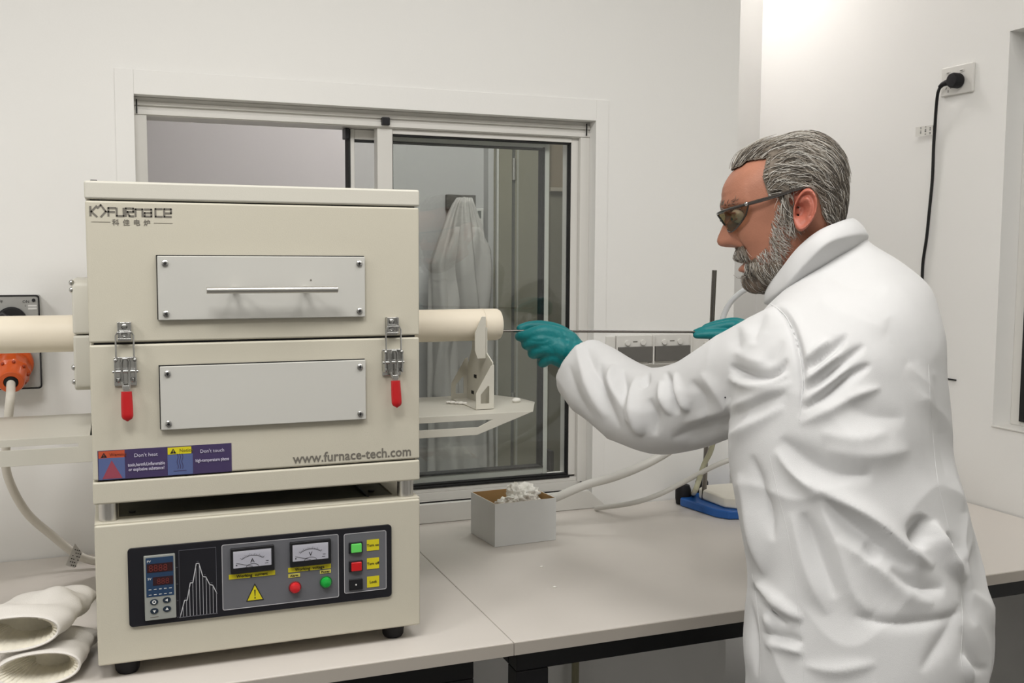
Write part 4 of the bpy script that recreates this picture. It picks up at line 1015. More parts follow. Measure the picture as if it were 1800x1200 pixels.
# ---- cloth folds: polylines on the side the photo shows; (points, height mm, width px)
FOLDS = [
 # sleeve, around the elbow bend
 ([(1172, 652), (1176, 680), (1184, 705), (1192, 728)], -8, 8), ([(1186, 655), (1192, 685), (1203, 712), (1212, 722)], 5, 9), ([(1160, 668), (1166, 700), (1178, 730)], 4.5, 9),
 ([(1128, 682), (1133, 670), (1142, 655)], -6, 5), ([(1118, 660), (1112, 700), (1120, 745), (1130, 765)], 6, 12), ([(1098, 650), (1094, 690), (1102, 735)], -6, 10),
 ([(1078, 640), (1072, 668), (1090, 700), (1112, 745)], 6, 11), ([(1056, 636), (1054, 668), (1066, 705), (1090, 752)], -5, 10), ([(1142, 700), (1150, 735), (1152, 765)], -5, 11),
 ([(1010, 600), (1022, 640), (1040, 690), (1066, 735)], 4, 12), ([(1030, 608), (1040, 640), (1060, 690)], -4, 11), ([(1000, 640), (1012, 690), (1040, 735)], -3, 10),
 ([(1215, 668), (1235, 700), (1245, 740)], -4, 13), ([(1232, 655), (1260, 690), (1280, 720)], 3, 14),
 # upper arm
 ([(1283, 642), (1305, 655), (1335, 662), (1365, 655), (1384, 630)], -7.5, 9), ([(1280, 662), (1310, 676), (1350, 678), (1388, 655)], 5, 11), ([(1290, 615), (1320, 632), (1352, 640)], 2.5, 14),
 ([(1376, 598), (1358, 628), (1336, 645)], -2.5, 12), ([(1300, 575), (1296, 600), (1302, 620)], -2.5, 14), ([(1345, 548), (1330, 575), (1325, 605)], -3, 16),
 ([(1180, 770), (1230, 755), (1300, 725), (1385, 690)], -5, 16), ([(1200, 745), (1260, 725), (1330, 700), (1395, 672)], 4.5, 14), ([(1210, 785), (1290, 762), (1380, 715)], 4, 14),
 # armhole
 ([(1352, 532), (1378, 552), (1396, 585), (1407, 630), (1411, 680), (1405, 735)], -4.5, 5), ([(1362, 530), (1388, 550), (1408, 585), (1420, 630), (1424, 690)], 2.5, 9),
 ([(1413, 655), (1440, 632), (1470, 606), (1488, 590)], -6, 8), ([(1413, 636), (1436, 616), (1460, 596)], 4, 8), ([(1414, 690), (1450, 662), (1490, 628), (1520, 606)], -6, 9), ([(1413, 672), (1445, 648), (1480, 618)], 4.5, 8),
 ([(1410, 722), (1450, 695), (1495, 660), (1532, 640)], -6, 10), ([(1412, 706), (1450, 680), (1492, 645)], 4, 9), ([(1405, 745), (1450, 725), (1505, 695), (1550, 680)], 3.5, 12),
 # back
 ([(1362, 790), (1400, 835), (1450, 868), (1500, 895), (1545, 925), (1590, 965), (1640, 998)], 9, 18), ([(1372, 770), (1420, 810), (1470, 832), (1530, 835)], -7, 22), ([(1430, 850), (1480, 905), (1540, 952), (1600, 1000)], -7, 18),
 ([(1450, 790), (1520, 800), (1600, 790)], 4, 30), ([(1640, 915), (1650, 950), (1672, 990), (1692, 1022)], 8, 13), ([(1622, 905), (1612, 940), (1618, 968)], -8, 18), ([(1662, 935), (1672, 965), (1684, 985)], -5, 12), ([(1700, 900), (1706, 945), (1690, 985)], 4, 13),
 ([(1470, 945), (1530, 990), (1590, 1040), (1640, 1062)], 5, 20), ([(1560, 1000), (1610, 1032), (1660, 1035)], -6, 20), ([(1520, 955), (1545, 985)], -3, 16), ([(1440, 880), (1470, 950), (1500, 1040), (1530, 1080)], 5, 22), ([(1412, 900), (1435, 970), (1470, 1050)], -5, 20),
 ([(1390, 900), (1420, 1000), (1455, 1080)], 4, 18), ([(1320, 1012), (1350, 1040), (1390, 1075), (1412, 1090)], 6, 10), ([(1318, 1030), (1345, 1062), (1385, 1100)], -6, 10), ([(1335, 1060), (1355, 1085), (1360, 1110)], 4, 9), ([(1345, 1130), (1390, 1140), (1412, 1150)], 4, 9), ([(1342, 1112), (1385, 1122), (1412, 1128)], -4, 9),
 ([(1412, 1170), (1470, 1178), (1540, 1165)], 3, 14), ([(1500, 1080), (1560, 1095), (1640, 1090), (1690, 1075)], -3.5, 12),
 ([(1693, 1010), (1700, 1060), (1712, 1100)], -4, 10), ([(1705, 1040), (1735, 1070), (1745, 1110)], 4, 12), ([(1692, 1150), (1700, 1180), (1704, 1210)], 5, 8), ([(1690, 1100), (1712, 1168), (1735, 1175)], -3, 9),
 ([(1300, 830), (1316, 900), (1330, 960), (1345, 1010)], 5, 14), ([(1320, 800), (1345, 880), (1360, 950)], -5, 13), ([(1305, 1060), (1312, 1120), (1315, 1180)], 4, 7), ([(1318, 1050), (1326, 1120), (1330, 1190)], -4, 6),
 ([(1560, 560), (1600, 620), (1625, 700)], -3, 28), ([(1600, 640), (1640, 690), (1660, 760)], 3, 22), ([(1640, 660), (1652, 740), (1660, 840)], -4, 12), ([(1672, 780), (1680, 850), (1690, 900)], 4, 10),
 ([(1450, 480), (1500, 500), (1560, 505)], -2.5, 18), ([(1440, 530), (1500, 560), (1560, 580)], 2.5, 26), ([(1620, 1180), (1660, 1120), (1686, 1060)], -3, 16), ([(1480, 700), (1530, 730), (1590, 735)], -3, 26), ([(1440, 760), (1500, 772), (1560, 760)], 3, 20)]
def displace(me, folds, scale=1.):
    V = verts(me); N = vnormals(me)
    rel = V-CAM; z = rel@FX; U_ = 900+FPX*(rel@RX)/z; Q_ = 600-FPX*(rel@UX)/z
    view = -rel/np.linalg.norm(rel, axis=1)[:, None]
    face = np.clip((np.sum(N*view, 1)-.02)/.45, 0, 1)
    D = np.zeros(len(V))
    for pts, amp, wd in folds:
        P = np.array(catmull(pts, 4) if len(pts) > 2 else pts, float)
        best = np.full(len(V), 1e9); tt = np.zeros(len(V)); n = len(P)-1
        for i in range(n):
            a, b_ = P[i], P[i+1]; ab = b_-a; L = ab@ab+1e-9
            t = np.clip(((U_-a[0])*ab[0]+(Q_-a[1])*ab[1])/L, 0, 1)
            d = np.hypot(U_-a[0]-t*ab[0], Q_-a[1]-t*ab[1]); mk_ = d < best
            best[mk_] = d[mk_]; tt[mk_] = (i+t[mk_])/n
        sn = np.clip(np.sin(np.clip(tt, .0, 1)*PI), 0, 1)
        env = sn**.75; we = wd*(.45+.60*sn)
        D += amp*.001*scale*env*(.45*np.exp(-(best/we)**2)+.65*np.exp(-(np.sqrt(best**2+2.5)-1.6)/(.72*we)))
    return V+N*(D*face)[:, None]
from mathutils import noise as NZ
V = displace(coat_me, FOLDS, 2.0)
setv(coat_me, V)
N = vnormals(coat_me)
nz = []
for p in V:
    a_ = .6
    q_ = Vector(((p[0]*math.cos(a_)+p[2]*math.sin(a_))*26, p[1]*22, (p[2]*math.cos(a_)-p[0]*math.sin(a_))*9))
    lw_ = min(1, max(0, (1.33-p[2])/.15)); rg_ = 1-abs(NZ.noise(Vector((p[0]*3+p[2]*9, p[1]*9, p[2]*6-p[0]*4))))*2.2
    nz.append(NZ.noise(Vector((p[0]*11, p[1]*11, p[2]*7)))*.0024+NZ.noise(q_)*.0009+max(0, rg_)**2*.0042*(.25+.75*lw_))
nz = np.array(nz)
setv(coat_me, V+N*nz[:, None])
M_coat = mat('lab_coat_cotton', (208, 208, 208), .78, noise=.01, nscale=20, bump=.25, bscale=1400, spec=.2)
M_coat.node_tree.nodes['Principled BSDF'].inputs['Sheen Weight'].default_value = .15
coat = link('lab_coat', coat_me, M_coat, MAN, angle=180)
MANLOC = np.array(MAN.location)
cV = verts(coat_me)+MANLOC
polys = [tuple(p.vertices) for p in coat_me.polygons]
coat_bvh = BVHTree.FromPolygons([Vector(p) for p in cV], polys)
def on_coat(px, py, lift=.0006):
    d = Vector(ray(px, py)).normalized(); h = coat_bvh.ray_cast(Vector(CAM), d)
    if h[0] is None: return None
    return h[0]+h[1]*lift
M_seam = mat('coat_stitching', (205, 204, 201), .8)
def seam(pts, r=.0009, name='seam'):
    r = r*.85
    P = [on_coat(*p, lift=-.0004) for p in catmull(pts, 10)]; P = [p for p in P if p is not None]
    if len(P) > 3: MB().tube(P, r, 6).build(name, M_coat, coat)
seam([(1352, 532), (1378, 552), (1396, 585), (1407, 630), (1411, 680), (1405, 738)], .0014)
seam([(1352, 800), (1368, 870), (1385, 940), (1397, 1020), (1405, 1090), (1411, 1150), (1414, 1210)])
seam([(1632, 640), (1638, 740), (1648, 840), (1668, 930), (1686, 1010), (1692, 1090), (1690, 1160), (1702, 1215)])
seam([(1322, 1008), (1330, 1060), (1337, 1130), (1336, 1205)])
# small dark speck on the sleeve
p = on_coat(1275, 698); MB().sph(p, .0012, u=8, v=6).build('ink_speck', M_blkprint, coat)

# ---- collar: stand-and-fall band round the neck
# closed loops: top fold edge and lower fall edge, in world space built round the neck
ncx = W(1425, 462, 1.585)
def loopc(P, n=64):
    P = [np.array(p, float) for p in P]; Q = P+P[:3]; out = []
    m_ = len(P)
    for i in range(m_):
        a, b_, c, d = P[i-1], P[i], P[(i+1) % m_], P[(i+2) % m_]
        for k in range(n//m_):
            t = k/(n//m_); out.append(.5*((2*b_)+(-a+c)*t+(2*a-5*b_+4*c-d)*t*t+(-a+3*b_-3*c+d)*t**3))
    return out
# points ordered: throat, near-left side x3, nape, far side x3
top = [W(1352, 500, 1.60), W(1372, 474, 1.555), W(1402, 436, 1.528), W(1440, 406, 1.525), W(1488, 386, 1.56), W(1496, 388, 1.62), W(1450, 410, 1.67), W(1385, 470, 1.67)]
inn = [p+(np.array(W(1428, 440, 1.60))-p)*.10+np.array([0, 0, -.05]) for p in top]
fall = [W(1343, 532, 1.60), W(1380, 502, 1.53), W(1416, 463, 1.505), W(1459, 424, 1.50), W(1514, 411, 1.55), W(1524, 420, 1.63), W(1470, 450, 1.70), W(1370, 520, 1.69)]
midl = [(a+b_)/2+((a+b_)/2-np.array(W(1428, 470, 1.60)))*.045 for a, b_ in zip(top, fall)]
ct = [a+np.array([0, 0, .003])+(b_-a)*.06 for a, b_ in zip(top, fall)]
rings = [loopc(q) for q in (inn, top, ct, midl, fall)]
und = [f_+(np.array(W(1440, 500, 1.60))-f_)*.03+np.array([0, 0, -.0015]) for f_ in rings[-1]]; und2 = [f_+(np.array(W(1440, 500, 1.60))-f_)*.38+np.array([0, 0, -.02]) for f_ in rings[-1]]
rings += [und, und2]
b = MB(); b.loft(rings, False, False)
bmesh.ops.recalc_face_normals(b.bm, faces=b.bm.faces)
cme = bake(b.bm, [('SOLIDIFY', dict(thickness=.0026, offset=0.)), ('SUBSURF', dict(levels=2, render_levels=2))])
link('collar', cme, M_coat, coat, angle=180)
ln = [q for q in rings[-1]]
# ---- head
OH = W(1405, 375, 1.60)
q = np.array(ray(1392, 378)); q /= np.linalg.norm(q)
rr_ = RX-(RX@q)*q; rr_ /= np.linalg.norm(rr_); up_ = np.cross(rr_, q)
TL = math.radians(18); f0 = -math.cos(TL)*rr_-math.sin(TL)*up_; v0 = -math.sin(TL)*rr_+math.cos(TL)*up_
ya = math.radians(6); HF = f0*math.cos(ya)-q*math.sin(ya); HW = -q*math.cos(ya)-f0*math.sin(ya); HV = v0
def H(u, v, w_=0.): return OH+HF*u+HV*v+HW*w_
HT = [(-.096, .074, .045, .010), (-.091, .086, .028, .032), (-.080, .096, .008, .048), (-.066, .102, -.014, .057), (-.050, .104, -.034, .062), (-.034, .105, -.050, .0655), (-.018, .105, -.060, .069), (-.002, .104, -.068, .072), (.014, .1035, -.073, .075),
      (.028, .104, -.0755, .0765), (.042, .109, -.0765, .0765), (.056, .1075, -.076, .075), (.070, .103, -.073, .071), (.083, .093, -.067, .0645), (.095, .077, -.057, .053), (.104, .052, -.042, .037), (.1085, .022, -.018, .014)]
vs_ = np.concatenate([np.linspace(-.096, .095, 92), np.linspace(.097, .1085, 9)])
HR = cubic(vs_, HT)
def gs(x, s): return math.exp(-(x/s)**2)
rings = []; NT = 128
for (v, Fr, Bk, Wd) in HR:
    R = []
    for j in range(NT):
        th = 2*PI*j/NT; c, s_ = math.cos(th), math.sin(th)
        uc = .004
        if c >= 0: e = 2/2.25; u = uc+(Fr-uc)*abs(c)**e; w_ = Wd*math.copysign(abs(s_)**(2/2.35), s_)
        else: e = 2/2.1; u = uc-(uc-Bk)*abs(c)**e; w_ = Wd*math.copysign(abs(s_)**(2/2.1), s_)
        if c > 0:
            aw = abs(w_)
            # nose
            hN = float(np.interp(-v, [-.040, -.030, -.020, -.010, -.002, .004, .010, .015, .019, .0225], [0, .0055, .0125, .0205, .0268, .0292, .0278, .0215, .0105, 0]))
            wn = .0075+.0075*np.clip((.03-v)/.03, 0, 1)
            u += hN*math.exp(-(aw/wn)**2.4)
            u += .006*gs(v+.007, .008)*gs(aw-.0145, .006)            # alae
            u -= .006*gs(v+.0165, .003)*gs(aw-.008, .0035)
            u += .0045*gs(v-.045, .009)*gs(aw-.022, .022)           # brow
            u -= .0125*gs(v-.026, .0125)*gs(aw-.033, .0165)         # eye socket
            u += .0055*gs(v+.004, .02)*gs(aw-.043, .018)            # cheek
            u -= .0045*gs(v+.020, .014)*gs(aw-.026-.3*(-.01-v), .0045)            # nasolabial
            u += .0105*gs(v+.0365, .0065)*gs(aw, .021)              # upper lip
            u += .0115*gs(v+.0575, .0065)*gs(aw, .018)              # lower lip
            u -= .0055*gs(v+.0475, .0028)*gs(aw, .022)              # mouth
            u -= .003*gs(v+.068, .005)*gs(aw, .016)
            u += .011*gs(v+.084, .012)*gs(aw, .022)                 # chin
            u -= .0008*gs(v-.069, .0022)*gs(aw-.02, .03)+.0008*gs(v-.060, .002)*gs(aw-.02, .03)
        w_ -= math.copysign(.016*gs(math.hypot(u-.006, (v-.002)/1.3), .0085), w_)
        if abs(c) < .6: w_ *= 1-.03*gs(v-.045, .02)*gs(c-.45, .25)
        R.append((u, v, w_))
    rings.append(R)
headL = rings
def tow(R): return [H(*p) for p in R]
b = MB(); b.loft([tow(R) for R in rings])
# ears
def ear(side):
    EC = (.002, .003, .0795); tilt = math.radians(28); nr, nf = 16, 40; g_ = []
    for i in range(nr+2):
        rho = min(1., (i+.3)/nr); R = []
        for j in range(nf):
            ph = 2*PI*j/nf; cx, sy = math.cos(ph), math.sin(ph)
            ax = .0175 if cx < 0 else .0150
            ax *= 1-.22*np.clip(-sy, 0, 1)
            x = ax*rho*cx; y = .0325*rho*sy
            h = .0085-.42*x
            helix = 1-.85*gs(((ph+PI) % (2*PI)-PI)+.45, .75)
            h += .0062*gs(rho-.88, .11)*helix-.0058*gs(rho-.70, .08)*helix*(1 if sy > -.4 else .2)
            h += .0035*gs(rho-.50, .13)*(1 if cx < .3 else .3)*(1 if sy > -.6 else .2)
            h -= .0200*gs(math.hypot((x-.0035)/1.0, (y+.002)/1.35), .0072)
            h += .0045*gs(math.hypot(x-.0125, (y+.004)/1.3), .0042)
            h += .002*gs(math.hypot(x, y+.025), .007)
            if i >= nr: h -= .0035*(i-nr+1)*(1 if cx < .2 else .8)
            if i == nr+1: x *= .90; y *= .92; h = -.004
            xr = x*math.cos(tilt)+(-y)*math.sin(tilt); yr = y*math.cos(tilt)+x*math.sin(tilt)
            R.append(H(EC[0]+xr, EC[1]+yr, side*(EC[2]+h)))
        g_.append(R)
    b.loft(g_, True, True)
ear(1); ear(-1)
# neck, trunk, arms and legs of the same body
nk = [(W(1398, 420, 1.60), .052), (W(1412, 440, 1.60), .058), (W(1430, 475, 1.60), .062), (W(1450, 520, 1.59), .066)]
b.loft(limb_rings(nk, 6))
bmesh.ops.recalc_face_normals(b.bm, faces=b.bm.faces)
head_me = bake(b.bm, [('REMESH', dict(mode='VOXEL', voxel_size=.0019)), ('SMOOTH', dict(factor=.5, iterations=3))])
bb = bmesh.new(); bb.from_mesh(head_me)
lo = MB()
lo.loft([[np.array([x, y, z])+((p-np.array([x, y, z]))*.80) for p in R] for (z, x, y, hw), R in list(zip(R_, torso_rings()))[34:84:2]])
lo.loft([[p*1. for p in r_] for r_ in limb_rings([(W(a, b_, d), px2m(r*.62, d)) for a, b_, d, r in SL], 5, 20)])
lo.loft(limb_rings([(p, r*(.50 if r > .05 else .42)) for p, r in SR], 8, 20))
hx, hy = hipc[0], hipc[1]
feet = []
for s_ in (-1, 1):
    hp = np.array([hx, hy, .95])-LV*.085*s_; kn = np.array([hx, hy, .50])-LV*.10*s_+FV*.02; an = np.array([hx, hy, .085])-LV*.11*s_-FV*.01
    lo.loft(limb_rings([(hp, .085), (kn, .055), (an, .038)], 8, 20)); feet.append((hp, kn, an))
tmp = bpy.data.meshes.new('t'); bmesh.ops.recalc_face_normals(lo.bm, faces=lo.bm.faces); lo.bm.to_mesh(tmp); lo.bm.free(); bb.from_mesh(tmp)
body_me = bpy.data.meshes.new('body'); bb.to_mesh(body_me); bb.free()
# skin: procedural, ruddier on nose, ears and cheeks by object-space noise
M_skin = mat('skin', (174, 119, 96), .48, noise=.10, nscale=26, bump=.22, bscale=420, spec=.4, sss=.0)
M_skinr = mat('ruddy_skin', (178, 104, 86), .46, noise=.10, nscale=40, bump=.22, bscale=420, spec=.4)
body = link('body', body_me, [M_skin, M_skinr], MAN, angle=180)
def local(P):
    r = np.asarray(P)-OH; return r@HF, r@HV, r@HW
BV = verts(body_me)+MANLOC
hu, hv, hw_ = local(BV)
mi = np.zeros(len(body_me.polygons), int)
cen = np.array([BV[list(p.vertices)].mean(0) for p in body_me.polygons]); cu_, cv_, cw_ = local(cen)
ruddy = (np.abs(cw_) > .0745) & (np.hypot((cu_+.003)/.028, (cv_-.003)/.038) < 1)
mi[ruddy] = 1
body_me.polygons.foreach_set('material_index', mi); body_me.update()
head_bvh = BVHTree.FromPolygons([Vector(p) for p in BV], [tuple(p.vertices) for p in body_me.polygons])
# eyes
for s_ in (-1, 1):
    ec = H(.0905, .025, .032*s_)
    e = MB().sph(ec, .0122, u=20, v=14).build('eye', mat('eye_white', (226, 220, 214), .2, spec=.6) if s_ < 0 else bpy.data.materials['eye_white'], body)
    MB().sph(ec+HF*.0075-HV*.0015, .0061, (1, 1, 1), 16, 10).build('iris', mat('iris', (70, 84, 92), .15, spec=.7) if s_ < 0 else bpy.data.materials['iris'], e)
    for (dz, tl, nm) in ((.0045, .55, 'upper_lid'), (-.0055, -.45, 'lower_lid')):
        rg = []
        for k in range(9):
            a = -1.15+2.3*k/8
            rg.append(ec+HF*(.0128*math.cos(a)*math.cos(tl))+HW*(.0128*math.sin(a))+HV*(.0128*math.sin(tl)*math.cos(a*.7)))
        MB().tube(rg, .0016, 8).build(nm, M_skin, e)
# ---- hair and beard as strands
def hairmask(u, v, w_):
    aw = abs(w_)
    if v < .028: lim = .030
    elif v < .068: lim = .043-.02*0
    elif v < .092: lim = .043-(v-.068)/.024*.014
    else: lim = .029+(v-.092)/.012*.050
    if aw < .035 and v > .075: lim = max(lim, .083-(v-.098)*.3 if v > .094 else lim)
    if u > lim: return False
    if u > -.024 and v < .036: return (.012 < u < .030) and v > -.01 and aw > .05
    if u <= -.024 and v < -.022-.25*(u+.024)*0: return v > -.034 and u < -.035
    return True
def bandlim(v, tab): return np.interp(v, [t[0] for t in tab], [t[1] for t in tab])
def beardmask(u, v, w_):
    aw = abs(w_)
    if v > .024 or v < -.12: return 0
    ub = bandlim(v, [(-.12, .064), (-.09, .064), (-.07, .056), (-.05, .043), (-.025, .027), (0, .018), (.024, .013)])
    uf = bandlim(v, [(-.12, .2), (-.060, .2), (-.050, .098), (-.045, .086), (-.031, .064), (0, .050), (.024, .034)])
    if u < ub: return 0
    if -.041 < v < -.0215 and u > .088 and aw < .034: return 2       # moustache
    if u > .098 and aw < .020 and -.064 < v < -.036: return 0        # lips
    if u < uf: return 1 if (v > -.058 and u < .085) else 3
    return 0
M_h1 = mat('hair_dark_grey', (84, 78, 72), .55, spec=.4); M_h2 = mat('hair_grey', (146, 137, 125), .5, spec=.4); M_h3 = mat('hair_silver', (206, 202, 194), .45, spec=.5)
hf, hvn, hwn = Vector(HF), Vector(HV), Vector(HW)
tri_pts = []
idx = [i for i, (a, c, e) in enumerate(zip(cu_, cv_, cw_)) if abs(a) < .14 and -.11 < c < .13 and abs(e) < .09]
areas = np.array([p.area for p in body_me.polygons])
HM = [i for i in idx if hairmask(cu_[i], cv_[i], cw_[i]) and not (abs(cw_[i]) > .074 and math.hypot((cu_[i]+.002)/.024, (cv_[i]-.003)/.036) < 1)]
pn = np.array([tuple(p.normal) for p in body_me.polygons])
def cap(ids, thick, name, m_, parent, fn=None):
    bm = bmesh.new(); vm = {}
    for i in ids:
        vsx = []
        for v in body_me.polygons[i].vertices:
            if v not in vm:
                n_ = vn_[v]; p = BV[v]; u, vv, ww = local(p)
                t = thick(u, vv, ww, p); vm[v] = bm.verts.new(tuple(p+n_*t))
            vsx.append(vm[v])
        bm.faces.new(vsx)
    me = bpy.data.meshes.new(name); bm.to_mesh(me); bm.free()
    return link(name, me, m_, parent, angle=180)
vn_ = vnormals(body_me)
def th_hair(u, v, w_, p):
    # thinner at the hairline
    e = 1.
    for du, dv in ((.008, 0), (0, -.008), (.006, -.006)):
        if not hairmask(u+du, v+dv, w_): e = .35
    base = .0055+.0045*np.clip((v-.06)/.05, 0, 1)
    st = NZ.noise(Vector((u*16, v*60, w_*60)))+.5*NZ.noise(Vector((u*40, v*150, w_*150)))
    return base*e*(1+.22*st)
hair = cap(HM, th_hair, 'hair_cap', mat('hair_base', (112, 103, 93), .75, noise=.22, nscale=70, spec=.2), MAN); hair.name = 'hair'
tag(hair, 'swept-back grey and silver hair')
def strands(name, ids, count, fdir, flen, lift, rad, mats, pm, parent, npt=7, jit=.25, wave=.0):
    cu = bpy.data.curves.new(name, 'CURVE'); cu.dimensions = '3D'; cu.bevel_depth = 1.0; cu.bevel_resolution = 0; cu.resolution_u = 1
    for m_ in mats: cu.materials.append(m_)
    pr = areas[ids]; pr = pr/pr.sum(); ch = RNG.choice(len(ids), count, p=pr)
    for c in ch:
        i = ids[c]; vs = body_me.polygons[i].vertices; wts = RNG.dirichlet(np.ones(len(vs)))
        p = Vector((BV[list(vs)]*wts[:, None]).sum(0)); u, v, w_ = local(p)
        L = flen(u, v, w_)*RNG.uniform(.7, 1.25); st = L/(npt-1); lf = lift(u, v, w_)*RNG.uniform(.5, 1.15)
        P = []; ja = RNG.normal(0, jit); ph = RNG.uniform(0, 6.28); clump = NZ.noise(Vector((u*45, v*45, w_*45)))*jit*2.2
        cur = p.copy(); 
        for k in range(npt):
            h = head_bvh.find_nearest(cur)
            if h[0] is None: break
            n_ = h[1]; t = k/(npt-1)
            off = lf*(.35+.65*math.sin(min(1, t*1.4)*PI*.5))
            P.append(h[0]+n_*off)
            u, v, w_ = local(h[0]); du, dv = fdir(u, v, w_)
            a = ja+clump+wave*math.sin(ph+t*7)
            d = hf*(du*math.cos(a)-dv*math.sin(a))+hvn*(du*math.sin(a)+dv*math.cos(a))
            d = d-n_*d.dot(n_)
            if d.length < 1e-6: break
            cur = h[0]+d.normalized()*st
        if len(P) < 3: continue
        sp = cu.splines.new('POLY'); sp.points.add(len(P)-1)
        r0 = rad*RNG.uniform(.7, 1.3)
        for k, pp in enumerate(P):
            sp.points[k].co = (*(pp-Vector(MANLOC)), 1); sp.points[k].radius = r0*(1-.75*(k/(len(P)-1))**2)
        sp.material_index = int(RNG.choice(len(mats), p=pm(*local(P[0]))))
    o = bpy.data.objects.new(name, cu); COL.objects.link(o); o.parent = parent; o.matrix_parent_inverse = Matrix.Identity(4)
    o['kind'] = 'stuff'
    return o
def hdir(u, v, w_):
    k = float(np.clip((.01-u)/.06, 0, 1)); s_ = float(np.clip((.05-v)/.06, 0, 1))
    if v < .034 and u > .002: return -.05, -1.
    return -1+.55*k, -.10-.95*k-.35*s_*(1-k)+(.25 if u > .05 else 0)
strands('hair_strands', HM, 5200, hdir, lambda u, v, w_: .030+.014*(v > .07), lambda u, v, w_: .0075+.0065*float(np.clip((v-.05)/.05, 0, 1))+(.004 if u > .055 else 0), .00050,
        [M_h1, M_h2, M_h3], lambda u, v, w_: (.22, .42, .36) if u > -.03 else (.46, .34, .20), hair, wave=.18)
BMi = [(i, beardmask(cu_[i], cv_[i], cw_[i])) for i in idx]
BMi = [(i, k) for i, k in BMi if k and not (abs(cw_[i]) > .074 and cv_[i] > -.03)]
b3 = [i for i, k in BMi if k >= 2]; b1 = [i for i, k in BMi if k == 1]
def th_beard(u, v, w_, p):
    e = float(np.clip((-.058-v)/.025, 0, 1)); st = NZ.noise(Vector((u*90, v*30, w_*90)))
    if v > -.045: return .0016*(1+.4*st)
    return (.0018+.0075*e)*(1+.25*st)
beard = cap(b3, th_beard, 'beard', mat('beard_base', (112, 99, 88), .8, noise=.2, nscale=90, spec=.2), MAN); tag(beard, 'trimmed grey beard and moustache')
def bdir(u, v, w_):
    if v > -.045 and u > .08: return (-.45, -.9)
    return (-.35+.45*float(np.clip((u-.06)/.05, 0, 1)), -1.)
strands('moustache_strands', b3, 2100, bdir, lambda u, v, w_: .013 if v > -.05 else .019, lambda u, v, w_: .0030 if v > -.05 else .010, .00042, [M_h1, M_h2, M_h3], lambda u, v, w_: (.34, .42, .24), beard, npt=6, jit=.3)
strands('beard_strands', b1, 1300, bdir, lambda u, v, w_: .010, lambda u, v, w_: .0030, .00034, [M_h2, M_h3, M_h1], lambda u, v, w_: (.34, .58, .08), beard, npt=5, jit=.35)
# eyebrows
bi = [i for i in idx if .084 < cu_[i] < .12 and .012 < abs(cw_[i]) < .052 and .038 < cv_[i] < .050]
if bi: strands('eyebrow', bi, 150, lambda u, v, w_: (-.8, .1), lambda u, v, w_: .007, lambda u, v, w_: .0012, .0003, [M_h1, M_h2], lambda u, v, w_: (.6, .4), MAN, npt=5)
# ---- safety glasses
M_fr = mat('glasses_frame', (48, 42, 38), .25, spec=.6, coat=.4)
g = MB()
g.tube([H(.119, .0375, 0), H(.1185, .038, .018), H(.113, .0385, .038), H(.098, .038, .058), H(.078, .037, .0705)], [.0022]*5, 10)
g.tube([H(.119, .0375, 0), H(.1185, .038, -.018), H(.113, .0385, -.038), H(.098, .038, -.058), H(.078, .037, -.0705)], [.0022]*5, 10)
GL = g.build('safety_glasses', M_fr, MAN); tag(GL, 'dark-framed wraparound safety glasses with smoky lenses')
for s_ in (-1, 1):
    MB().tube([H(.080, .037, .0700*s_), H(.060, .036, .0775*s_), H(.035, .035, .0805*s_), H(.010, .0355, .0825*s_), (H(-.006, .034, .0835*s_)), H(-.020, .022, .079*s_)], [.0026, .0030, .0026, .0024, .0022, .0016], 10).build('temple', M_fr, GL)
    MB().sph(H(.0775, .0375, .0715*s_), .0034, (1, 1, 1), 10, 8).build('hinge', M_chrome, GL)
    # lens with its lower rim
    up, lw = [], []
    for k in range(13):
        t = k/12; a_ = .006+.066*t
        uu = .1195-.0415*(t**2.1)-.001*t
        up.append((uu, .0362-.001*t, a_)); dz = .0012+.0305*max(0., math.sin(PI*min(1., .22+.78*t)))**.6
        lw.append((uu-.006*(1-t)-.0015, .0362-dz-.001*t, a_*(1-.02)))
    bm_ = MB(); bm_.loft([[H(x, y, s_*z) for x, y, z in up+lw[::-1]], [H(x-.0016, y, s_*z*.985) for x, y, z in up+lw[::-1]]])
    lens = bm_.build('lens', M_lens, GL, angle=20)
    MB().tube([H(x, y, s_*z) for x, y, z in [up[0]]+lw+[up[-1]]], .0013, 8).build('lens_rim', M_fr, lens)
MB().tube([H(.117, .026, .008), H(.1175, .030, 0), H(.117, .026, -.008)], .0018, 8).build('nose_bridge', M_fr, GL)
# ---- trousers and shoes (below the coat)
M_tr = mat('dark_trousers', (52, 54, 62), .85, noise=.08, nscale=20); M_shoe = mat('black_shoe', (28, 26, 26), .4)
for s_, (hp, kn, an) in zip((-1, 1), feet):
    MB().loft(limb_rings([(hp+np.array([0, 0, .02]), .108), (kn, .082), (an+np.array([0, 0, .0]), .062)], 8, 28)).build('trouser_leg', M_tr, MAN)
    rg = []
    for t, wd, hh in ((-.085, .022, .05), (-.075, .034, .075), (-.03, .038, .085), (.03, .040, .070), (.09, .046, .052), (.14, .042, .042), (.165, .020, .03)):
        c = an+FV*(t+.02); c = np.array([c[0], c[1], 0.])
        rg.append([c+LV*wd*math.cos(a)+np.array([0, 0, .001+hh*.5+hh*.5*math.sin(a)]) for a in [2*PI*k/24 for k in range(24)]])
    MB().loft(rg).build('shoe', M_shoe, MAN, angle=60)
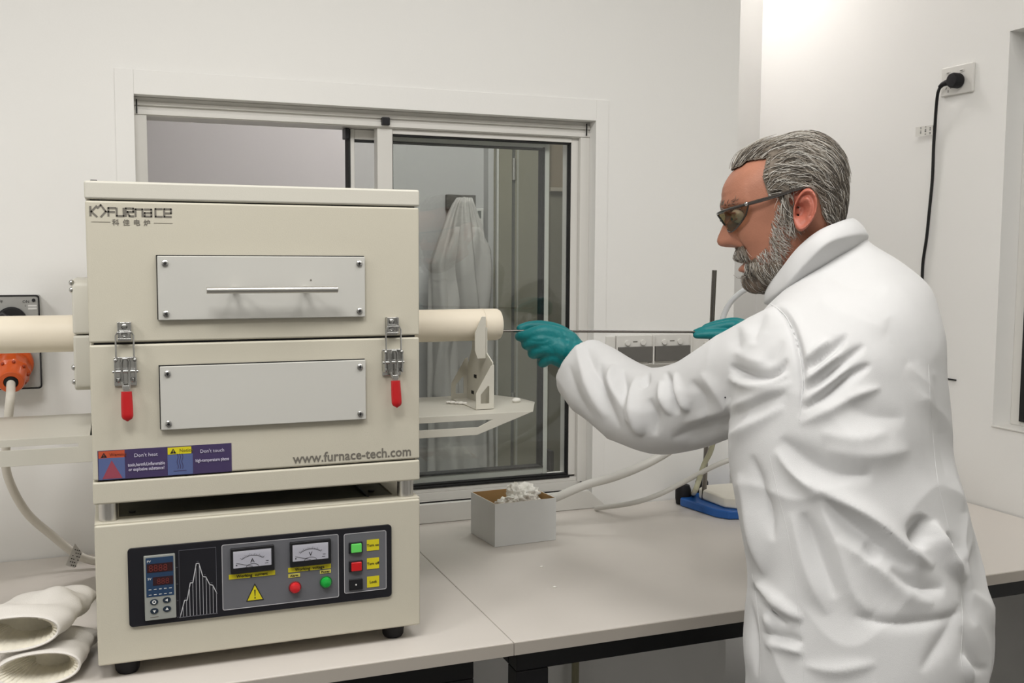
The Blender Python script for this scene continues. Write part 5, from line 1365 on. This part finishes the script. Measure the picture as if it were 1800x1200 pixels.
# ---- gloves
def capsules(L, vox, smooth, mname):
    b = MB()
    for P in L:
        A = catmull([list(p)+[r] for p, r in P], 6); pts = [a[:3] for a in A]; rr = [a[3] for a in A]
        T0 = pts[0]-pts[1]; T0 /= np.linalg.norm(T0); T1 = pts[-1]-pts[-2]; T1 /= np.linalg.norm(T1)
        pts = [pts[0]+T0*rr[0]*.95, pts[0]+T0*rr[0]*.65]+pts+[pts[-1]+T1*rr[-1]*.65, pts[-1]+T1*rr[-1]*.95]; rr = [rr[0]*.28, rr[0]*.75]+rr+[rr[-1]*.75, rr[-1]*.28]
        b.tube(pts, rr, 16)
    bmesh.ops.recalc_face_normals(b.bm, faces=b.bm.faces)
    me = bake(b.bm, [('REMESH', dict(mode='VOXEL', voxel_size=vox)), ('SMOOTH', dict(factor=.5, iterations=smooth))])
    return me
M_teal = mat('teal_nitrile', (8, 118, 122), .48, noise=.05, nscale=25, bump=.45, bscale=160, spec=.4)
def D(px, py, d, r): return (W(px, py, d), r)
rz = rodpt(930); dr = (rz-CAM)@FX
o_ = dr-1.906
LG = [[D(992, 616, 1.883+o_, .0225), D(966, 604, 1.882+o_, .0185), D(958, 600, 1.884+o_, .015)], [D(1040, 655, 1.86+o_, .030), D(1004, 618, 1.90+o_, .0285), D(975, 600, 1.89+o_, .022)], [D(1010, 632, 1.89+o_, .024), D(985, 624, 1.895+o_, .020), D(968, 616, 1.89+o_, .018)],
      [D(1000, 604, 1.90+o_, .024), D(972, 590, 1.888+o_, .020), D(950, 584, 1.878+o_, .0145), D(922, 590, 1.884+o_, .0102), D(913, 591, 1.904+o_, .0088), D(924, 586, 1.922+o_, .0078)],
      [D(996, 612, 1.895+o_, .022), D(952, 598, 1.875+o_, .0142), D(929, 606, 1.886+o_, .0102), D(925, 603, 1.910+o_, .0088), D(938, 593, 1.926+o_, .0078)],
      [D(996, 622, 1.895+o_, .022), D(958, 613, 1.876+o_, .0138), D(939, 622, 1.888+o_, .0098), D(936, 617, 1.914+o_, .0086), D(950, 603, 1.928+o_, .0078)],
      [D(1000, 634, 1.895+o_, .020), D(969, 628, 1.882+o_, .0132), D(954, 638, 1.894+o_, .0090), D(952, 631, 1.916+o_, .0080), D(964, 615, 1.928+o_, .0072)],
      [D(1002, 600, 1.915+o_, .019), D(980, 583, 1.920+o_, .0155), D(955, 574, 1.926+o_, .0118), D(932, 573, 1.926+o_, .0098), D(915, 577, 1.918+o_, .0084)]]
gl_me = capsules(LG, .0020, 9, 'g')
V = displace(gl_me, [([(985, 575), (996, 600), (1000, 640)], -1.6, 3.5), ([(978, 590), (986, 615), (985, 642)], -.8, 3), ([(925, 598), (950, 600), (968, 596)], -1.3, 2.5), ([(932, 612), (955, 614)], -1.3, 2.5), ([(942, 629), (962, 629)], -1.3, 2.5)], 1.)
setv(gl_me, V)
tag(link('glove', gl_me, M_teal, MAN, angle=180), 'teal nitrile glove on the left hand near the tube')
rz = rodpt(1235); o_ = (rz-CAM)@FX-2.036
RG = [[D(1222, 584, 2.034+o_, .0062), D(1240, 579, 2.030+o_, .0084), D(1262, 575, 2.028+o_, .0098), D(1292, 572, 2.025+o_, .0125), D(1322, 585, 2.01+o_, .020)],
      [D(1224, 589, 2.024+o_, .0070), D(1244, 588, 2.020+o_, .0088), D(1268, 588, 2.016+o_, .0105), D(1300, 592, 2.01+o_, .014), D(1325, 592, 2.0+o_, .022)],
      [D(1240, 576, 2.046+o_, .0076), D(1262, 570, 2.050+o_, .0092), D(1295, 568, 2.045+o_, .012), D(1322, 585, 2.02+o_, .018)],
      [D(1256, 586, 2.058+o_, .0076), D(1275, 580, 2.064+o_, .0092), D(1300, 576, 2.058+o_, .012), D(1322, 590, 2.03+o_, .018)],
      [D(1268, 592, 2.062+o_, .0070), D(1288, 592, 2.066+o_, .0088), D(1310, 592, 2.05+o_, .012), D(1325, 596, 2.02+o_, .018)],
      [D(1312, 584, 2.01+o_, .026), D(1328, 589, 1.998+o_, .027), (W(1328, 588, 1.995)*.7+np.array([1.29, 1.68, 1.27])*.3, .028), (W(1328, 588, 1.995)*.4+np.array([1.29, 1.68, 1.27])*.6, .028)]]
tag(link('glove', capsules(RG, .0020, 4, 'g'), M_teal, MAN, angle=180), 'teal nitrile glove on the right hand gripping rod end')
